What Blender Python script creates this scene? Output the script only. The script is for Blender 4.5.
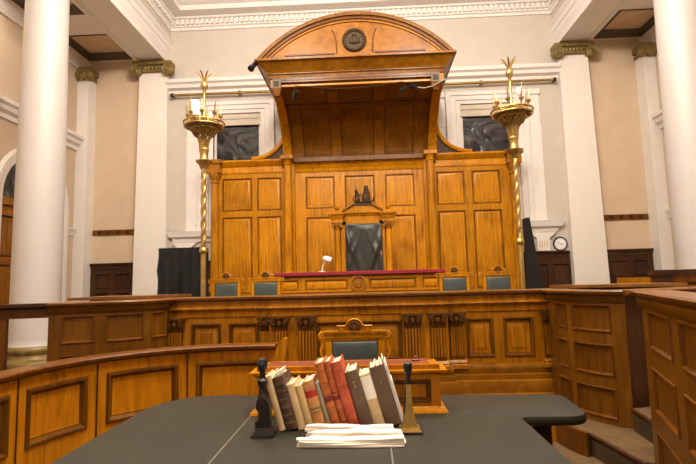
import bpy, math, random
from mathutils import Vector, Matrix
random.seed(7)
for o in list(bpy.data.objects): bpy.data.objects.remove(o, do_unlink=True)
scn = bpy.context.scene
COL = scn.collection
PI = math.pi

# ------------------------------------------------------------------ camera
FPX = 486.0; PITCH = math.atan(50/486); YAW = math.radians(2.3); ROLL = .0255
fw = Vector((-math.sin(YAW)*math.cos(PITCH), math.cos(YAW)*math.cos(PITCH), math.sin(PITCH)))
r0 = Vector((math.cos(YAW), math.sin(YAW), 0)); u0 = r0.cross(fw)
rr = r0*math.cos(ROLL)-u0*math.sin(ROLL); uu = r0*math.sin(ROLL)+u0*math.cos(ROLL)
cam = bpy.data.cameras.new('camera'); cam.sensor_width = 36; cam.lens = FPX/696*36
cam.clip_start = .05; cam.clip_end = 100
camo = bpy.data.objects.new('camera', cam); COL.objects.link(camo)
mw = Matrix((rr, uu, -fw)).transposed().to_4x4(); mw.translation = Vector((.15, 0, 1.46))
camo.matrix_world = mw
scn.camera = camo
# ------------------------------------------------------------------ world, lights, exposure
w = bpy.data.worlds.new('world'); scn.world = w; w.use_nodes = True
w.node_tree.nodes['Background'].inputs[0].default_value = (1, .9, .75, 1)
w.node_tree.nodes['Background'].inputs[1].default_value = .05
def area(name, loc, sx, sy, power, color=(1, .90, .75), rot=(0, 0, 0)):
    l = bpy.data.lights.new(name, 'AREA'); l.shape = 'RECTANGLE'; l.size = sx; l.size_y = sy
    l.energy = power; l.color = color
    o = bpy.data.objects.new(name, l); COL.objects.link(o); o.location = loc; o.rotation_euler = rot
    return o
def lamp(name, loc, power, r=.3, color=(1, .935, .84)):
    l = bpy.data.lights.new(name, 'POINT'); l.energy = power; l.color = color; l.shadow_soft_size = r
    o = bpy.data.objects.new(name, l); COL.objects.link(o); o.location = loc
for k, (lx_, ly_, e_) in enumerate(((-1.6, 5.2, 560), (1.6, 5.2, 560), (-1.6, 1.6, 760), (1.6, 1.6, 760))):
    lamp('pendant_light', (lx_, ly_, 7.5), e_)
area('aisle_light', (-6.3, 8.0, 7.2), .5, 1.2, 40)
area('aisle_light_right', (6.4, 8.0, 7.2), .5, 1.2, 40)
vs = scn.view_settings
vs.view_transform = 'Standard'; vs.look = 'None'; vs.gamma = 1; vs.use_curve_mapping = False
vs.exposure = 0.0

# ------------------------------------------------------------------ materials
MATS = {}
def newmat(name):
    m = bpy.data.materials.new(name); m.use_nodes = True; MATS[name] = m
    nt = m.node_tree; b = nt.nodes['Principled BSDF']
    return m, nt, b
def N(nt, t, **kw):
    n = nt.nodes.new(t)
    for k, v in kw.items(): setattr(n, k, v)
    return n
def ramp(nt, stops):
    r = N(nt, 'ShaderNodeValToRGB'); e = r.color_ramp.elements
    while len(e) < len(stops): e.new(.5)
    for i, (p, c) in enumerate(stops): e[i].position = p; e[i].color = (*c, 1)
    return r
def wood(name, dark, mid, light, rough=.30, sc=(14, 14, 1.1), rnd=.3):
    m, nt, b = newmat(name); L = nt.links.new
    tc = N(nt, 'ShaderNodeTexCoord'); mp = N(nt, 'ShaderNodeMapping'); mp.inputs['Scale'].default_value = sc
    oi = N(nt, 'ShaderNodeObjectInfo')
    va = N(nt, 'ShaderNodeVectorMath', operation='SCALE'); cx = N(nt, 'ShaderNodeCombineXYZ')
    L(oi.outputs['Random'], cx.inputs[0]); L(oi.outputs['Random'], cx.inputs[2]); L(cx.outputs[0], va.inputs[0]); va.inputs['Scale'].default_value = 31
    ad = N(nt, 'ShaderNodeVectorMath', operation='ADD')
    L(tc.outputs['Object'], ad.inputs[0]); L(va.outputs[0], ad.inputs[1]); L(ad.outputs[0], mp.inputs[0])
    n1 = N(nt, 'ShaderNodeTexNoise'); n1.inputs['Scale'].default_value = 1.6; n1.inputs['Detail'].default_value = 7; n1.inputs['Roughness'].default_value = .62; n1.inputs['Distortion'].default_value = .7
    L(mp.outputs[0], n1.inputs['Vector'])
    n2 = N(nt, 'ShaderNodeTexNoise'); n2.inputs['Scale'].default_value = 1.7; n2.inputs['Detail'].default_value = 2
    L(ad.outputs[0], n2.inputs['Vector'])
    mx = N(nt, 'ShaderNodeMix'); mx.inputs[0].default_value = .35
    L(n1.outputs[0], mx.inputs[2]); L(n2.outputs[0], mx.inputs[3])
    r = ramp(nt, [(.32, dark), (.5, mid), (.70, light)]); L(mx.outputs[0], r.inputs[0])
    mr = N(nt, 'ShaderNodeMapRange'); mr.inputs[3].default_value = 1-rnd/2; mr.inputs[4].default_value = 1+rnd/2
    L(oi.outputs['Random'], mr.inputs[0])
    hv = N(nt, 'ShaderNodeHueSaturation'); L(mr.outputs[0], hv.inputs['Value']); L(r.outputs[0], hv.inputs['Color'])
    L(hv.outputs[0], b.inputs['Base Color'])
    b.inputs['Roughness'].default_value = rough; b.inputs['Specular IOR Level'].default_value = .22
    bp = N(nt, 'ShaderNodeBump'); bp.inputs['Strength'].default_value = .12; bp.inputs['Distance'].default_value = .004
    L(n1.outputs[0], bp.inputs['Height']); L(bp.outputs[0], b.inputs['Normal'])
    return m
def paint(name, c, rough=.6, var=.05, sc=3.0, metal=0, bump=0.0, bsc=40, spec=.5):
    m, nt, b = newmat(name); L = nt.links.new
    tc = N(nt, 'ShaderNodeTexCoord'); n = N(nt, 'ShaderNodeTexNoise'); n.inputs['Scale'].default_value = sc; n.inputs['Detail'].default_value = 5
    L(tc.outputs['Object'], n.inputs['Vector'])
    r = ramp(nt, [(.3, tuple(x*(1-var) for x in c)), (.7, tuple(min(1, x*(1+var)) for x in c))]); L(n.outputs[0], r.inputs[0])
    L(r.outputs[0], b.inputs['Base Color'])
    b.inputs['Roughness'].default_value = rough; b.inputs['Metallic'].default_value = metal
    b.inputs['Specular IOR Level'].default_value = spec
    if bump:
        n2 = N(nt, 'ShaderNodeTexNoise'); n2.inputs['Scale'].default_value = bsc; n2.inputs['Detail'].default_value = 4
        L(tc.outputs['Object'], n2.inputs['Vector'])
        bp = N(nt, 'ShaderNodeBump'); bp.inputs['Strength'].default_value = bump; bp.inputs['Distance'].default_value = .01
        L(n2.outputs[0], bp.inputs['Height']); L(bp.outputs[0], b.inputs['Normal'])
    return m
wood('oak', (.21, .072, .0015), (.47, .178, .003), (.61, .262, .006))
wood('oak_bench', (.12, .040, .0015), (.31, .110, .003), (.47, .185, .006))
wood('oak_rail', (.21, .070, .002), (.46, .165, .004), (.62, .24, .008))
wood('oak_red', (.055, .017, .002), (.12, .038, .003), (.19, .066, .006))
wood('oak_brown_shaded', (.055, .019, .002), (.125, .045, .003), (.20, .08, .006))  # brown oak; on the partitions it also carries their shade in the colour
wood('oak_mould_shade', (.055, .018, .002), (.12, .043, .003), (.20, .077, .006))  # moulding wood darkened: groove shade and dirt put into the colour
wood('oak_mould_shade_pale', (.10, .035, .0015), (.22, .080, .003), (.33, .13, .006))  # milder moulding tone, groove shade painted in as well
wood('walnut', (.026, .009, .004), (.052, .019, .007), (.085, .034, .012), rough=.45)
wood('oak_return_shade', (.030, .009, .002), (.055, .018, .003), (.085, .030, .005), rough=.8)  # dark wood deepened further for the shade of the stair passage
wood('oak_ledge', (.09, .031, .006), (.18, .069, .013), (.28, .116, .025), rough=.28, sc=(1.2, 14, 14))
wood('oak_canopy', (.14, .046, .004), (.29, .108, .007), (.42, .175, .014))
wood('oak_pediment', (.13, .043, .002), (.24, .085, .003), (.33, .125, .006), sc=(3, 3, 3))
wood('oak_arch', (.09, .031, .002), (.17, .061, .003), (.26, .10, .006), sc=(4, 4, 4))
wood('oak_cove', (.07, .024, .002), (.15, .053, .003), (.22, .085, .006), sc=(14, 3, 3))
paint('wall_cream', (.55, .475, .40), .75, .03)
paint('wall_sand', (.60, .445, .30), .75, .04)
paint('wall_pink', (.58, .44, .31), .75, .03)
paint('white_paint', (.75, .685, .625), .55, .03)
paint('pilaster_paint_lit', (.76, .685, .61), .5, .03, 1.5)  # brighter copy of the column paint, making up for weaker light
paint('column_paint', (.52, .47, .435), .45, .03, 1.5)
paint('coffer_tan', (.62, .45, .28), .7, .08)
paint('coffer_dark', (.085, .055, .025), .6, .1)
paint('bronze_green', (.21, .14, .042), .45, .25, 9, metal=.3, bump=.3)
paint('brass', (.50, .34, .11), .36, .2, 12, metal=.9)
paint('brass_dark', (.36, .23, .07), .4, .25, 14, metal=.8)
paint('iron_black', (.03, .022, .02), .35, .2, 20, metal=.5)
paint('carved_dark', (.055, .03, .012), .5, .3, 30, bump=.6, bsc=60, spec=.2)
paint('carved_bench', (.10, .038, .005), .5, .3, 30, bump=.3, bsc=70, spec=.2)
paint('leather_green', (.05, .068, .062), .38, .15, 15, bump=.15, bsc=120)
paint('leather_black', (.028, .026, .023), .4, .2, 10, bump=.2, bsc=60)
paint('leather_red', (.17, .033, .019), .4, .2, 14, bump=.1, bsc=120)
paint('table_leather', (.026, .023, .014), .5, .12, 5, bump=.12, bsc=150, spec=.3)
paint('seam_tan', (.13, .115, .085), .6, .1)
paint('black_cloth', (.006, .0055, .0055), .9, .3, 8, bump=.3, bsc=40)
paint('red_cloth', (.24, .006, .014), .75, .15, 20)
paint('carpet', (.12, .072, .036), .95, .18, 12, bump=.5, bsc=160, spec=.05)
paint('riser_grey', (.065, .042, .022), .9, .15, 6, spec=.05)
paint('black_plastic', (.015, .015, .016), .35, .1)
paint('white_plastic', (.82, .80, .76), .4, .02)
paint('clock_face', (.82, .80, .75), .4, .02)
paint('paper', (.90, .84, .74), .8, .04, 30)
paint('paper_old', (.70, .58, .40), .85, .12, 60, bump=.4, bsc=200)
paint('page_edge', (.74, .60, .40), .85, .15, 60, bump=.5, bsc=200)
paint('book_cream', (.66, .47, .25), .7, .15, 18)
paint('book_straw', (.62, .42, .18), .7, .18, 18)
paint('book_dark', (.085, .045, .025), .6, .4, 22, bump=.4, bsc=60)
paint('book_tan', (.60, .27, .09), .6, .25, 18)
paint('book_grey', (.30, .25, .17), .75, .15, 18)
paint('book_orange', (.50, .15, .03), .55, .3, 22)
paint('book_rust', (.44, .10, .03), .55, .3, 22)
paint('book_red', (.52, .09, .04), .55, .25, 22)
paint('book_brown', (.13, .078, .045), .7, .2, 22)
paint('label_red', (.45, .02, .02), .6, .2, 30)
paint('label_green', (.15, .16, .05), .6, .2, 30)
paint('label_dark_red', (.22, .02, .015), .6, .2, 30)
paint('gilt', (.45, .30, .12), .45, .2, 30, metal=.5)
paint('blind', (.62, .52, .42), .7, .05)
def glass_mat():
    m, nt, b = newmat('dark_glass'); L = nt.links.new
    tc = N(nt, 'ShaderNodeTexCoord'); n = N(nt, 'ShaderNodeTexNoise'); n.inputs['Scale'].default_value = 2.2; n.inputs['Detail'].default_value = 5; n.inputs['Distortion'].default_value = 1.6
    L(tc.outputs['Object'], n.inputs['Vector'])
    r = ramp(nt, [(.40, (.012, .011, .012)), (.60, (.05, .045, .045)), (.70, (.16, .145, .145))]); L(n.outputs[0], r.inputs[0])  # pale wisps painted into the colour stand for reflections on the panes
    L(r.outputs[0], b.inputs['Base Color']); b.inputs['Roughness'].default_value = .12
    bp = N(nt, 'ShaderNodeBump'); bp.inputs['Strength'].default_value = .5; bp.inputs['Distance'].default_value = .06
    L(n.outputs[0], bp.inputs['Height']); L(bp.outputs[0], b.inputs['Normal'])
glass_mat()

# ------------------------------------------------------------------ mesh helpers
class MB:
    def __init__(s): s.v = []; s.f = []; s.split = 0
    def add(s, vs, fs):
        o = len(s.v); s.v += [tuple(p) for p in vs]; s.f += [tuple(i+o for i in f) for f in fs]; return s
    def box(s, x0, x1, y0, y1, z0, z1):
        return s.add([(x0,y0,z0),(x1,y0,z0),(x1,y1,z0),(x0,y1,z0),(x0,y0,z1),(x1,y0,z1),(x1,y1,z1),(x0,y1,z1)],
                     [(0,3,2,1),(4,5,6,7),(0,1,5,4),(1,2,6,5),(2,3,7,6),(3,0,4,7)])
    def frus(s, c, a0, b0, z0, a1, b1, z1):   # tapered box: half sizes a (x), b (y)
        x, y = c
        return s.add([(x-a0,y-b0,z0),(x+a0,y-b0,z0),(x+a0,y+b0,z0),(x-a0,y+b0,z0),(x-a1,y-b1,z1),(x+a1,y-b1,z1),(x+a1,y+b1,z1),(x-a1,y+b1,z1)],
                     [(0,3,2,1),(4,5,6,7),(0,1,5,4),(1,2,6,5),(2,3,7,6),(3,0,4,7)])
    def lathe(s, prof, c=(0,0,0), n=24, axis='z', caps=True):
        vs = []; fs = []
        for r, h in prof:
            for k in range(n):
                a = 2*PI*k/n; p, q = max(r, 1e-4)*math.cos(a), max(r, 1e-4)*math.sin(a)
                if axis == 'z': vs.append((c[0]+p, c[1]+q, c[2]+h))
                elif axis == 'y': vs.append((c[0]+p, c[1]-h, c[2]+q))      # h grows towards -Y
                else: vs.append((c[0]+h, c[1]+p, c[2]+q))
        m = len(prof)
        for i in range(m-1):
            for k in range(n):
                k2 = (k+1) % n; fs.append((i*n+k, i*n+k2, (i+1)*n+k2, (i+1)*n+k))
        if caps: fs.append(tuple(range(n))[::-1]); fs.append(tuple((m-1)*n+k for k in range(n)))
        return s.add(vs, fs)
    def tube(s, pts, r, n=8):
        pts = [Vector(p) for p in pts]; vs = []; fs = []
        rs = r if isinstance(r, (list, tuple)) else [r]*len(pts)
        up = Vector((0.123, .217, 1)).normalized(); prev = None
        for i, p in enumerate(pts):
            t = (pts[min(i+1, len(pts)-1)]-pts[max(i-1, 0)]).normalized()
            if prev is None:
                a = t.cross(up)
                if a.length < .1: a = t.cross(Vector((1, 0, 0)))
            else: a = prev-t*prev.dot(t)
            a.normalize(); prev = a; b = t.cross(a)
            for k in range(n):
                q = 2*PI*k/n; vs.append(tuple(p+a*rs[i]*math.cos(q)+b*rs[i]*math.sin(q)))
        for i in range(len(pts)-1):
            for k in range(n): k2 = (k+1) % n; fs.append((i*n+k, i*n+k2, (i+1)*n+k2, (i+1)*n+k))
        fs.append(tuple(range(n))[::-1]); fs.append(tuple((len(pts)-1)*n+k for k in range(n)))
        return s.add(vs, fs)
    def prism(s, poly, axis, a0, a1):
        n = len(poly)
        def P(p, a):
            return (p[0], p[1], a) if axis == 'z' else (p[0], a, p[1]) if axis == 'y' else (a, p[0], p[1])
        vs = [P(p, a0) for p in poly]+[P(p, a1) for p in poly]
        fs = [tuple(range(n)), tuple(range(2*n-1, n-1, -1))]+[(i, i+n, (i+1) % n+n, (i+1) % n) for i in range(n)]
        return s.add(vs, fs)
    def sweep(s, path, prof, closed=False):    # plan path [(x,y)] walked so that 'out' is on the right hand; prof closed polygon [(out,z)]
        n = len(path); m = len(prof); vs = []; fs = []
        for i in range(n):
            p = Vector(path[i])
            d1 = (Vector(path[i])-Vector(path[i-1])).normalized() if (i > 0 or closed) else None
            d2 = (Vector(path[(i+1) % n])-Vector(path[i])).normalized() if (i < n-1 or closed) else None
            d1 = d1 or d2; d2 = d2 or d1
            n1 = Vector((d1.y, -d1.x)); n2 = Vector((d2.y, -d2.x)); b = (n1+n2); b = b/max(.2, (1+n1.dot(n2)))
            for o, z in prof: vs.append((p.x+b.x*o, p.y+b.y*o, z))
        for i in range(n if closed else n-1):
            j = (i+1) % n
            for k in range(m): k2 = (k+1) % m; fs.append((i*m+k, i*m+k2, j*m+k2, j*m+k))
        if not closed: fs.append(tuple(range(m))[::-1]); fs.append(tuple((n-1)*m+k for k in range(m)))
        return s.add(vs, fs)
    def extr(s, T, u0, u1, prof, n=1):          # prof closed polygon [(w,v)] carried along u through T
        vs = []; fs = []; m = len(prof)
        for i in range(n+1):
            u = u0+(u1-u0)*i/n
            vs += [T(u, v, w_) for w_, v in prof]
        for i in range(n):
            for k in range(m): k2 = (k+1) % m; fs.append((i*m+k, i*m+k2, (i+1)*m+k2, (i+1)*m+k))
        fs.append(tuple(range(m))[::-1]); fs.append(tuple(n*m+k for k in range(m)))
        return s.add(vs, fs)
    def cell(s, T, u0, u1, v0, v1, w0, w1, nu=1, nv=1):
        for i in range(nu):
            for j in range(nv):
                a, b = u0+(u1-u0)*i/nu, u0+(u1-u0)*(i+1)/nu; c, d = v0+(v1-v0)*j/nv, v0+(v1-v0)*(j+1)/nv
                s.add([T(a,c,w0),T(b,c,w0),T(b,d,w0),T(a,d,w0),T(a,c,w1),T(b,c,w1),T(b,d,w1),T(a,d,w1)],
                      [(4,5,6,7)]+([(0,1,5,4)] if j == 0 else [])+([(2,3,7,6)] if j == nv-1 else [])+([(3,0,4,7)] if i == 0 else [])+([(1,2,6,5)] if i == nu-1 else [])+[(3,2,1,0)])
        return s
    def panel(s, T, u0, u1, v0, v1, loops, nu=1, nv=1):
        rows = []
        for ins, w_ in loops:
            a, b, c, d = u0+ins, u1-ins, v0+ins, v1-ins; L = []
            for i in range(nu): L.append(T(a+(b-a)*i/nu, c, w_))
            for j in range(nv): L.append(T(b, c+(d-c)*j/nv, w_))
            for i in range(nu): L.append(T(b-(b-a)*i/nu, d, w_))
            for j in range(nv): L.append(T(a, d-(d-c)*j/nv, w_))
            rows.append(L)
        m = len(rows[0]); vs = [p for r in rows for p in r]; fs = []
        for i in range(len(rows)-1):
            for k in range(m): k2 = (k+1) % m; fs.append((i*m+k, i*m+k2, (i+1)*m+k2, (i+1)*m+k))
        s.add(vs, fs); s.split = m*min(len(rows)-1, 6)
        ins, w_ = loops[-1]; a, b, c, d = u0+ins, u1-ins, v0+ins, v1-ins
        for i in range(nu):
            for j in range(nv):
                s.add([T(a+(b-a)*i/nu, c+(d-c)*j/nv, w_), T(a+(b-a)*(i+1)/nu, c+(d-c)*j/nv, w_), T(a+(b-a)*(i+1)/nu, c+(d-c)*(j+1)/nv, w_), T(a+(b-a)*i/nu, c+(d-c)*(j+1)/nv, w_)], [(0,1,2,3)])
        return s
RAISED = [(0,-.03),(0,.004),(.008,.014),(.020,.014),(.030,.002),(.034,-.014),(.042,-.016),(.095,-.002),(.100,.002)]
RAISED_S = [(0,-.03),(0,.003),(.006,.010),(.014,.010),(.022,.001),(.026,-.012),(.034,-.013),(.062,-.003),(.066,.0)]
FLAT = [(0,-.03),(0,.006),(.010,.018),(.024,.018),(.036,.004),(.042,-.012),(.052,-.014),(.060,-.016)]
THIN = [(0,-.03),(0,.003),(.004,.010),(.011,.010),(.017,.001),(.021,-.012),(.026,-.014)]
FLAT_S = [(0,-.03),(0,.004),(.007,.012),(.016,.012),(.026,.002),(.032,-.012),(.040,-.014)]
def obj(name, mb, mat, parent=None, smooth=40, loc=None):
    me = bpy.data.meshes.new(name)
    off = Vector((0, 0, 0))
    if parent is not None and parent.get('_world', 0):
        p = parent; off = Vector((0, 0, 0))
        while p is not None: off += p.location; p = p.parent
    me.from_pydata([(v[0]-off.x, v[1]-off.y, v[2]-off.z) for v in mb.v] if off.length else mb.v, [], mb.f)
    me.validate(); me.update()
    import bmesh
    bm = bmesh.new(); bm.from_mesh(me); bmesh.ops.recalc_face_normals(bm, faces=bm.faces); bm.to_mesh(me); bm.free()
    if smooth:
        for p in me.polygons: p.use_smooth = True
        me.set_sharp_from_angle(angle=math.radians(smooth))
    if mat: me.materials.append(MATS[mat])
    o = bpy.data.objects.new(name, me); COL.objects.link(o)
    if parent is not None: o.parent = parent; o['_world'] = parent.get('_world', 0)
    if loc: o.location = loc
    return o
def tag(o, label, cat, group=None):
    o['label'] = label; o['category'] = cat
    if group: o['group'] = group
    return o
def thing(name, label, cat, loc=(0,0,0), group=None, world=1, rot=(0,0,0)):
    """Empty at the thing's base; meshes given in world coordinates when world=1"""
    o = bpy.data.objects.new(name, None); COL.objects.link(o); o.location = loc; o.rotation_euler = rot
    o.empty_display_size = .1; o['_world'] = world
    return tag(o, label, cat, group)
def struct(name, mb, mat, parent=None, smooth=40, label=None):
    o = obj(name, mb, mat, parent, smooth)
    if parent is None: o['kind'] = 'structure'
    if label: o['label'] = label
    return o
def struct_root(name, loc=(0,0,0), label=None):
    o = bpy.data.objects.new(name, None); COL.objects.link(o); o.location = loc; o['_world'] = 1; o['kind'] = 'structure'
    if label: o['label'] = label
    return o
def dup(root, loc, rotz=0, label=None, group=None):
    r = root.copy(); COL.objects.link(r); r.location = loc; r.rotation_euler = (0, 0, rotz)
    if label: r['label'] = label
    if group: r['group'] = group
    for ch in list(root.children):
        c = ch.copy(); COL.objects.link(c); c.parent = r
        for g in list(ch.children):
            d = g.copy(); COL.objects.link(d); d.parent = c
    return r
def planeT(y0, x0=0):                    # facade facing the camera (-Y)
    return lambda u, v, w_: (x0+u, y0-w_, v)
def pathT(path):                         # facade along a plan path, face on the right hand
    P = [Vector(p) for p in path]; S = [0]
    for i in range(1, len(P)): S.append(S[-1]+(P[i]-P[i-1]).length)
    nr = []
    for i in range(len(P)):
        d = (P[min(i+1, len(P)-1)]-P[max(i-1, 0)]).normalized(); nr.append(Vector((d.y, -d.x)))
    def T(u, v, w_):
        i = 0
        while i < len(P)-2 and u > S[i+1]: i += 1
        t = (u-S[i])/(S[i+1]-S[i]); p = P[i].lerp(P[i+1], t); q = nr[i].lerp(nr[i+1], min(1, max(0, t))).normalized()
        return (p.x+q.x*w_, p.y+q.y*w_, v)
    T.length = S[-1]
    return T
def bez(p0, p1, p2, n=12):
    return [((1-t)**2*p0[0]+2*t*(1-t)*p1[0]+t*t*p2[0], (1-t)**2*p0[1]+2*t*(1-t)*p1[1]+t*t*p2[1]) for t in [i/n for i in range(n+1)]]
MOULD_SHADE = {'oak': 'oak_mould_shade_pale', 'oak_bench': 'oak_mould_shade', 'oak_rail': 'oak_mould_shade', 'oak_brown_shaded': 'oak_red', 'oak_red': 'walnut', 'walnut': 'walnut'}  # panel wood to the darker wood that paints shade into its moulding
def facade(parent, T, u0, u1, v0, v1, panels, mat, pmat=None, loops=RAISED, nu=1, nv=1, ends=True, pname='panel', fname='frame', dens=None):
    """frame of stiles and rails with one moulded panel object in every opening"""
    us = sorted(set([u0, u1]+[p[0] for p in panels]+[p[1] for p in panels])); vz = sorted(set([v0, v1]+[p[2] for p in panels]+[p[3] for p in panels]))
    mb = MB()
    for i in range(len(us)-1):
        run = None
        for j in range(len(vz)-1):
            cu, cv = (us[i]+us[i+1])/2, (vz[j]+vz[j+1])/2
            if any(p[0] < cu < p[1] and p[2] < cv < p[3] for p in panels): continue
            k = max(1, int((us[i+1]-us[i])/dens+.99)) if dens else nu
            mb.cell(T, us[i], us[i+1], vz[j], vz[j+1], -.035, 0, k, nv)
    fr = obj(fname, mb, mat, parent)
    for p in panels:
        k = max(1, int((p[1]-p[0])/dens+.99)) if dens else nu
        pm_ = MB().panel(T, *p[:4], p[4] if len(p) > 4 else loops, k, nv)
        po = obj(pname, pm_, pmat or mat, parent); po.data.materials.append(MATS[MOULD_SHADE.get(pmat or mat, 'oak_mould_shade')])
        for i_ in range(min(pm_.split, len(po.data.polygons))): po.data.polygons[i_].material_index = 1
    return fr
def volute(mb, c, r, depth, axis_y=True, n=22, turns=2.2, sgn=1, tr=None):
    """scroll: disc + spiral bead on its -Y face; c centre"""
    tr = tr or r*.13
    mb.lathe([(r*.86, -depth/2), (r*.86, depth/2)], c, 20, 'y')
    pts = []
    for i in range(int(n*turns)):
        a = 2*PI*i/n; q = r*(1-.86*i/(n*turns)); pts.append((c[0]+sgn*q*math.sin(a), c[1]-depth/2, c[2]+q*math.cos(a)))
    mb.tube(pts, tr, 6); mb.lathe([(r*.2, 0), (r*.16, tr*1.2), (.001, tr*1.4)], (c[0], c[1]-depth/2, c[2]), 10, 'y')
    return mb

# ================================================================== SETTING
YW = 11.8
ZC = 8.95
struct('floor', MB().box(-7.4, 7.5, -4.2, 12.2, -.12, 0), 'carpet', label='brown carpeted floor')
# back wall with two window openings
WX = [(-3.66, -2.46), (2.54, 3.80)]; WZ = (2.78, 5.78)
mb = MB()
for a, b in [(-5.2, WX[0][0]), (WX[0][1], WX[1][0]), (WX[1][1], 5.35)]: mb.box(a, b, YW, YW+.3, 0, 9.2)
for a, b in WX: mb.box(a, b, YW, YW+.3, 0, WZ[0]); mb.box(a, b, YW, YW+.3, WZ[1], 9.2)
struct('wall_back', mb, 'wall_cream', label='cream plaster wall behind the canopy')
struct('wall_back_left', MB().box(-7.3, -5.2, YW, YW+.3, 0, 9.2), 'wall_sand', label='sand coloured end wall of the left aisle')
struct('wall_back_right', MB().box(5.35, 7.45, YW, YW+.3, 0, 9.2), 'wall_sand', label='sand coloured end wall of the right aisle')
struct('wall_rear', MB().box(-7.3, 7.45, -4.2, -4.0, 0, 9.2), 'wall_cream')
struct('ceiling', MB().box(-5.6, 5.72, -4.2, 12.1, ZC, ZC+.15), 'white_paint', label='flat white ceiling over the court')
def dado(parent, x0, x1, y, panels, top=2.07):
    facade(parent, planeT(y), x0, x1, 0, top-.14, panels, 'walnut', loops=FLAT)
    obj('dado_cap', MB().extr(planeT(y), x0, x1, [(-.035,top-.14),(.02,top-.14),(.02,top-.08),(.05,top-.05),(.06,top),(-.035,top)]), 'walnut', parent)
dd = thing('wall_panelling', 'dark panelled wainscot below the round clock', 'wainscot', (0, YW, 0))
dado(dd, -4.72, 4.92, YW-.04, [(a, a+.42, z0, z1) for a in (4.0, 4.52) for z0, z1 in ((1.12, 1.78), (.25, 1.0))])
for sgn, side in ((-1, 'left'), (1, 'right')):
    t = thing('wall_panelling', 'dark panelled wainscot under the coat rail in the %s aisle' % side, 'wainscot', (sgn*6.2, YW, 0))
    xa, xb = (-6.71, -5.60) if sgn < 0 else (5.78, 6.86)
    wd = (xb-xa-.36)/2
    dado(t, xa, xb, YW-.04, [(xa+.12+k*(wd+.12), xa+.12+k*(wd+.12)+wd, z0, z1) for k in (0, 1) for z0, z1 in ((1.45, 1.82), (.85, 1.36), (.15, .75))])
    # coat rail
    r = thing('coat_rail', 'narrow wooden coat rail on the %s aisle wall' % side, 'coat rail', (sgn*6.2, YW, 2.8))
    obj('board', MB().box(xa+.02, xb-.02, YW-.035, YW, 2.77, 2.90), 'oak_brown_shaded', r)
    for k in range(4):
        xx = xa+.2+k*(xb-xa-.4)/3
        obj('hook_plate', MB().box(xx-.03, xx+.03, YW-.05, YW-.034, 2.79, 2.88).tube([(xx, YW-.05, 2.85), (xx, YW-.10, 2.84), (xx, YW-.12, 2.87)], .008, 6), 'walnut', r)
    # side wall of aisle, with ledge mouldings
    X = -7.0 if sgn < 0 else 7.15
    if sgn < 0:
        # arched doorway: centre Y=10, half width .92, spring 3.35
        cy, hw, sp = 10.0, .92, 3.35
        m = MB().box(X-.3, X, -4.2, cy-hw, 0, 9.2).box(X-.3, X, cy+hw, 12.1, 0, 9.2)
        n = 14
        for k in range(n):
            a0, a1 = PI-PI*k/n, PI-PI*(k+1)/n
            p0, p1 = (cy+hw*math.cos(a0), sp+hw*math.sin(a0)), (cy+hw*math.cos(a1), sp+hw*math.sin(a1))
            m.prism([p0, p1, (p1[0], 9.2), (p0[0], 9.2)], 'x', X-.3, X)
        struct('wall_left', m, 'wall_pink')
        d = struct_root('door_1', (X, cy, 0), 'arched wooden door behind the left column')
        arch = [(cy-hw, 0), (cy-hw, sp)]+[(cy+hw*math.cos(PI-PI*k/n), sp+hw*math.sin(PI-PI*k/n)) for k in range(1, n)]+[(cy+hw, sp), (cy+hw, 0)]
        path = arch; prof = MB(); vsx = []
        def offs(o): return [(cy-hw-o, 0), (cy-hw-o, sp)]+[(cy+(hw+o)*math.cos(PI-PI*k/n), sp+(hw+o)*math.sin(PI-PI*k/n)) for k in range(1, n)]+[(cy+hw+o, sp), (cy+hw+o, 0)]
        pr_ = [(0, -.02), (0, .05), (.08, .05), (.10, .08), (.20, .09), (.22, .03), (.24, -.02)]
        rows = [[(X+w_, p[0], p[1]) for p in offs(o)] for o, w_ in pr_]; L = len(arch)
        prof.add([p for r_ in rows for p in r_], [(i*L+k, i*L+k+1, (i+1)*L+k+1, (i+1)*L+k) for i in range(len(pr_)-1) for k in range(L-1)])
        obj('architrave', prof, 'white_paint', d)
        obj('transom_glass', MB().prism([p for p in arch[1:-1]], 'x', X-.25, X-.22), 'dark_glass', d)
        TT = lambda u, v, w_: (X-.2+w_, cy+u, v)
        for q in (-1, 1):
            u_a, u_b = (-hw, -.005) if q < 0 else (.005, hw)
            mm = MB()
            leaf = facade(d, TT, u_a, u_b, 0, 3.2, [(u_a+.14, u_b-.14, z0, z1) for z0, z1 in ((.25, .95), (1.15, 2.0), (2.15, 3.0))], 'oak_bench', loops=FLAT, fname='door_leaf')
        obj('transom_bar', MB().box(X-.24, X-.12, cy-hw, cy+hw, 3.2, 3.35), 'oak_bench', d)
    else:
        struct('wall_right', MB().box(X, X+.3, -4.2, 12.1, 0, 9.2), 'wall_pink')
    def ST(u, v, w_): return (X-sgn*w_, u, v)
    tn = 1 if sgn < 0 else 5
    ya = (-4, 8.8, 11.2, 11.42)
    struct('trim_%d' % tn, MB().extr(ST, -4, 11.45, [(0,4.86),(.05,4.86),(.06,4.95),(.14,5.0),(.16,5.08),(.22,5.12),(.22,5.2),(0,5.22)]), 'white_paint', label='white moulded ledge along the %s aisle wall' % side)
    m = MB()
    segs = [(-4, 8.82), (11.18, 11.45)] if sgn < 0 else [(-4, 11.45)]
    for a, b in segs: m.extr(ST, a, b, [(0,2.72),(.04,2.74),(.05,2.84),(.09,2.88),(.09,2.93),(0,2.95)])
    struct('trim_%d' % (tn+1), m, 'white_paint')
    # upper frieze band of side wall
    struct('trim_%d' % (tn+2), MB().extr(ST, -4, 11.8, [(0,6.95),(.05,6.95),(.06,7.02),(.12,7.1),(.14,7.3),(0,7.3)]), 'white_paint')
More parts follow.
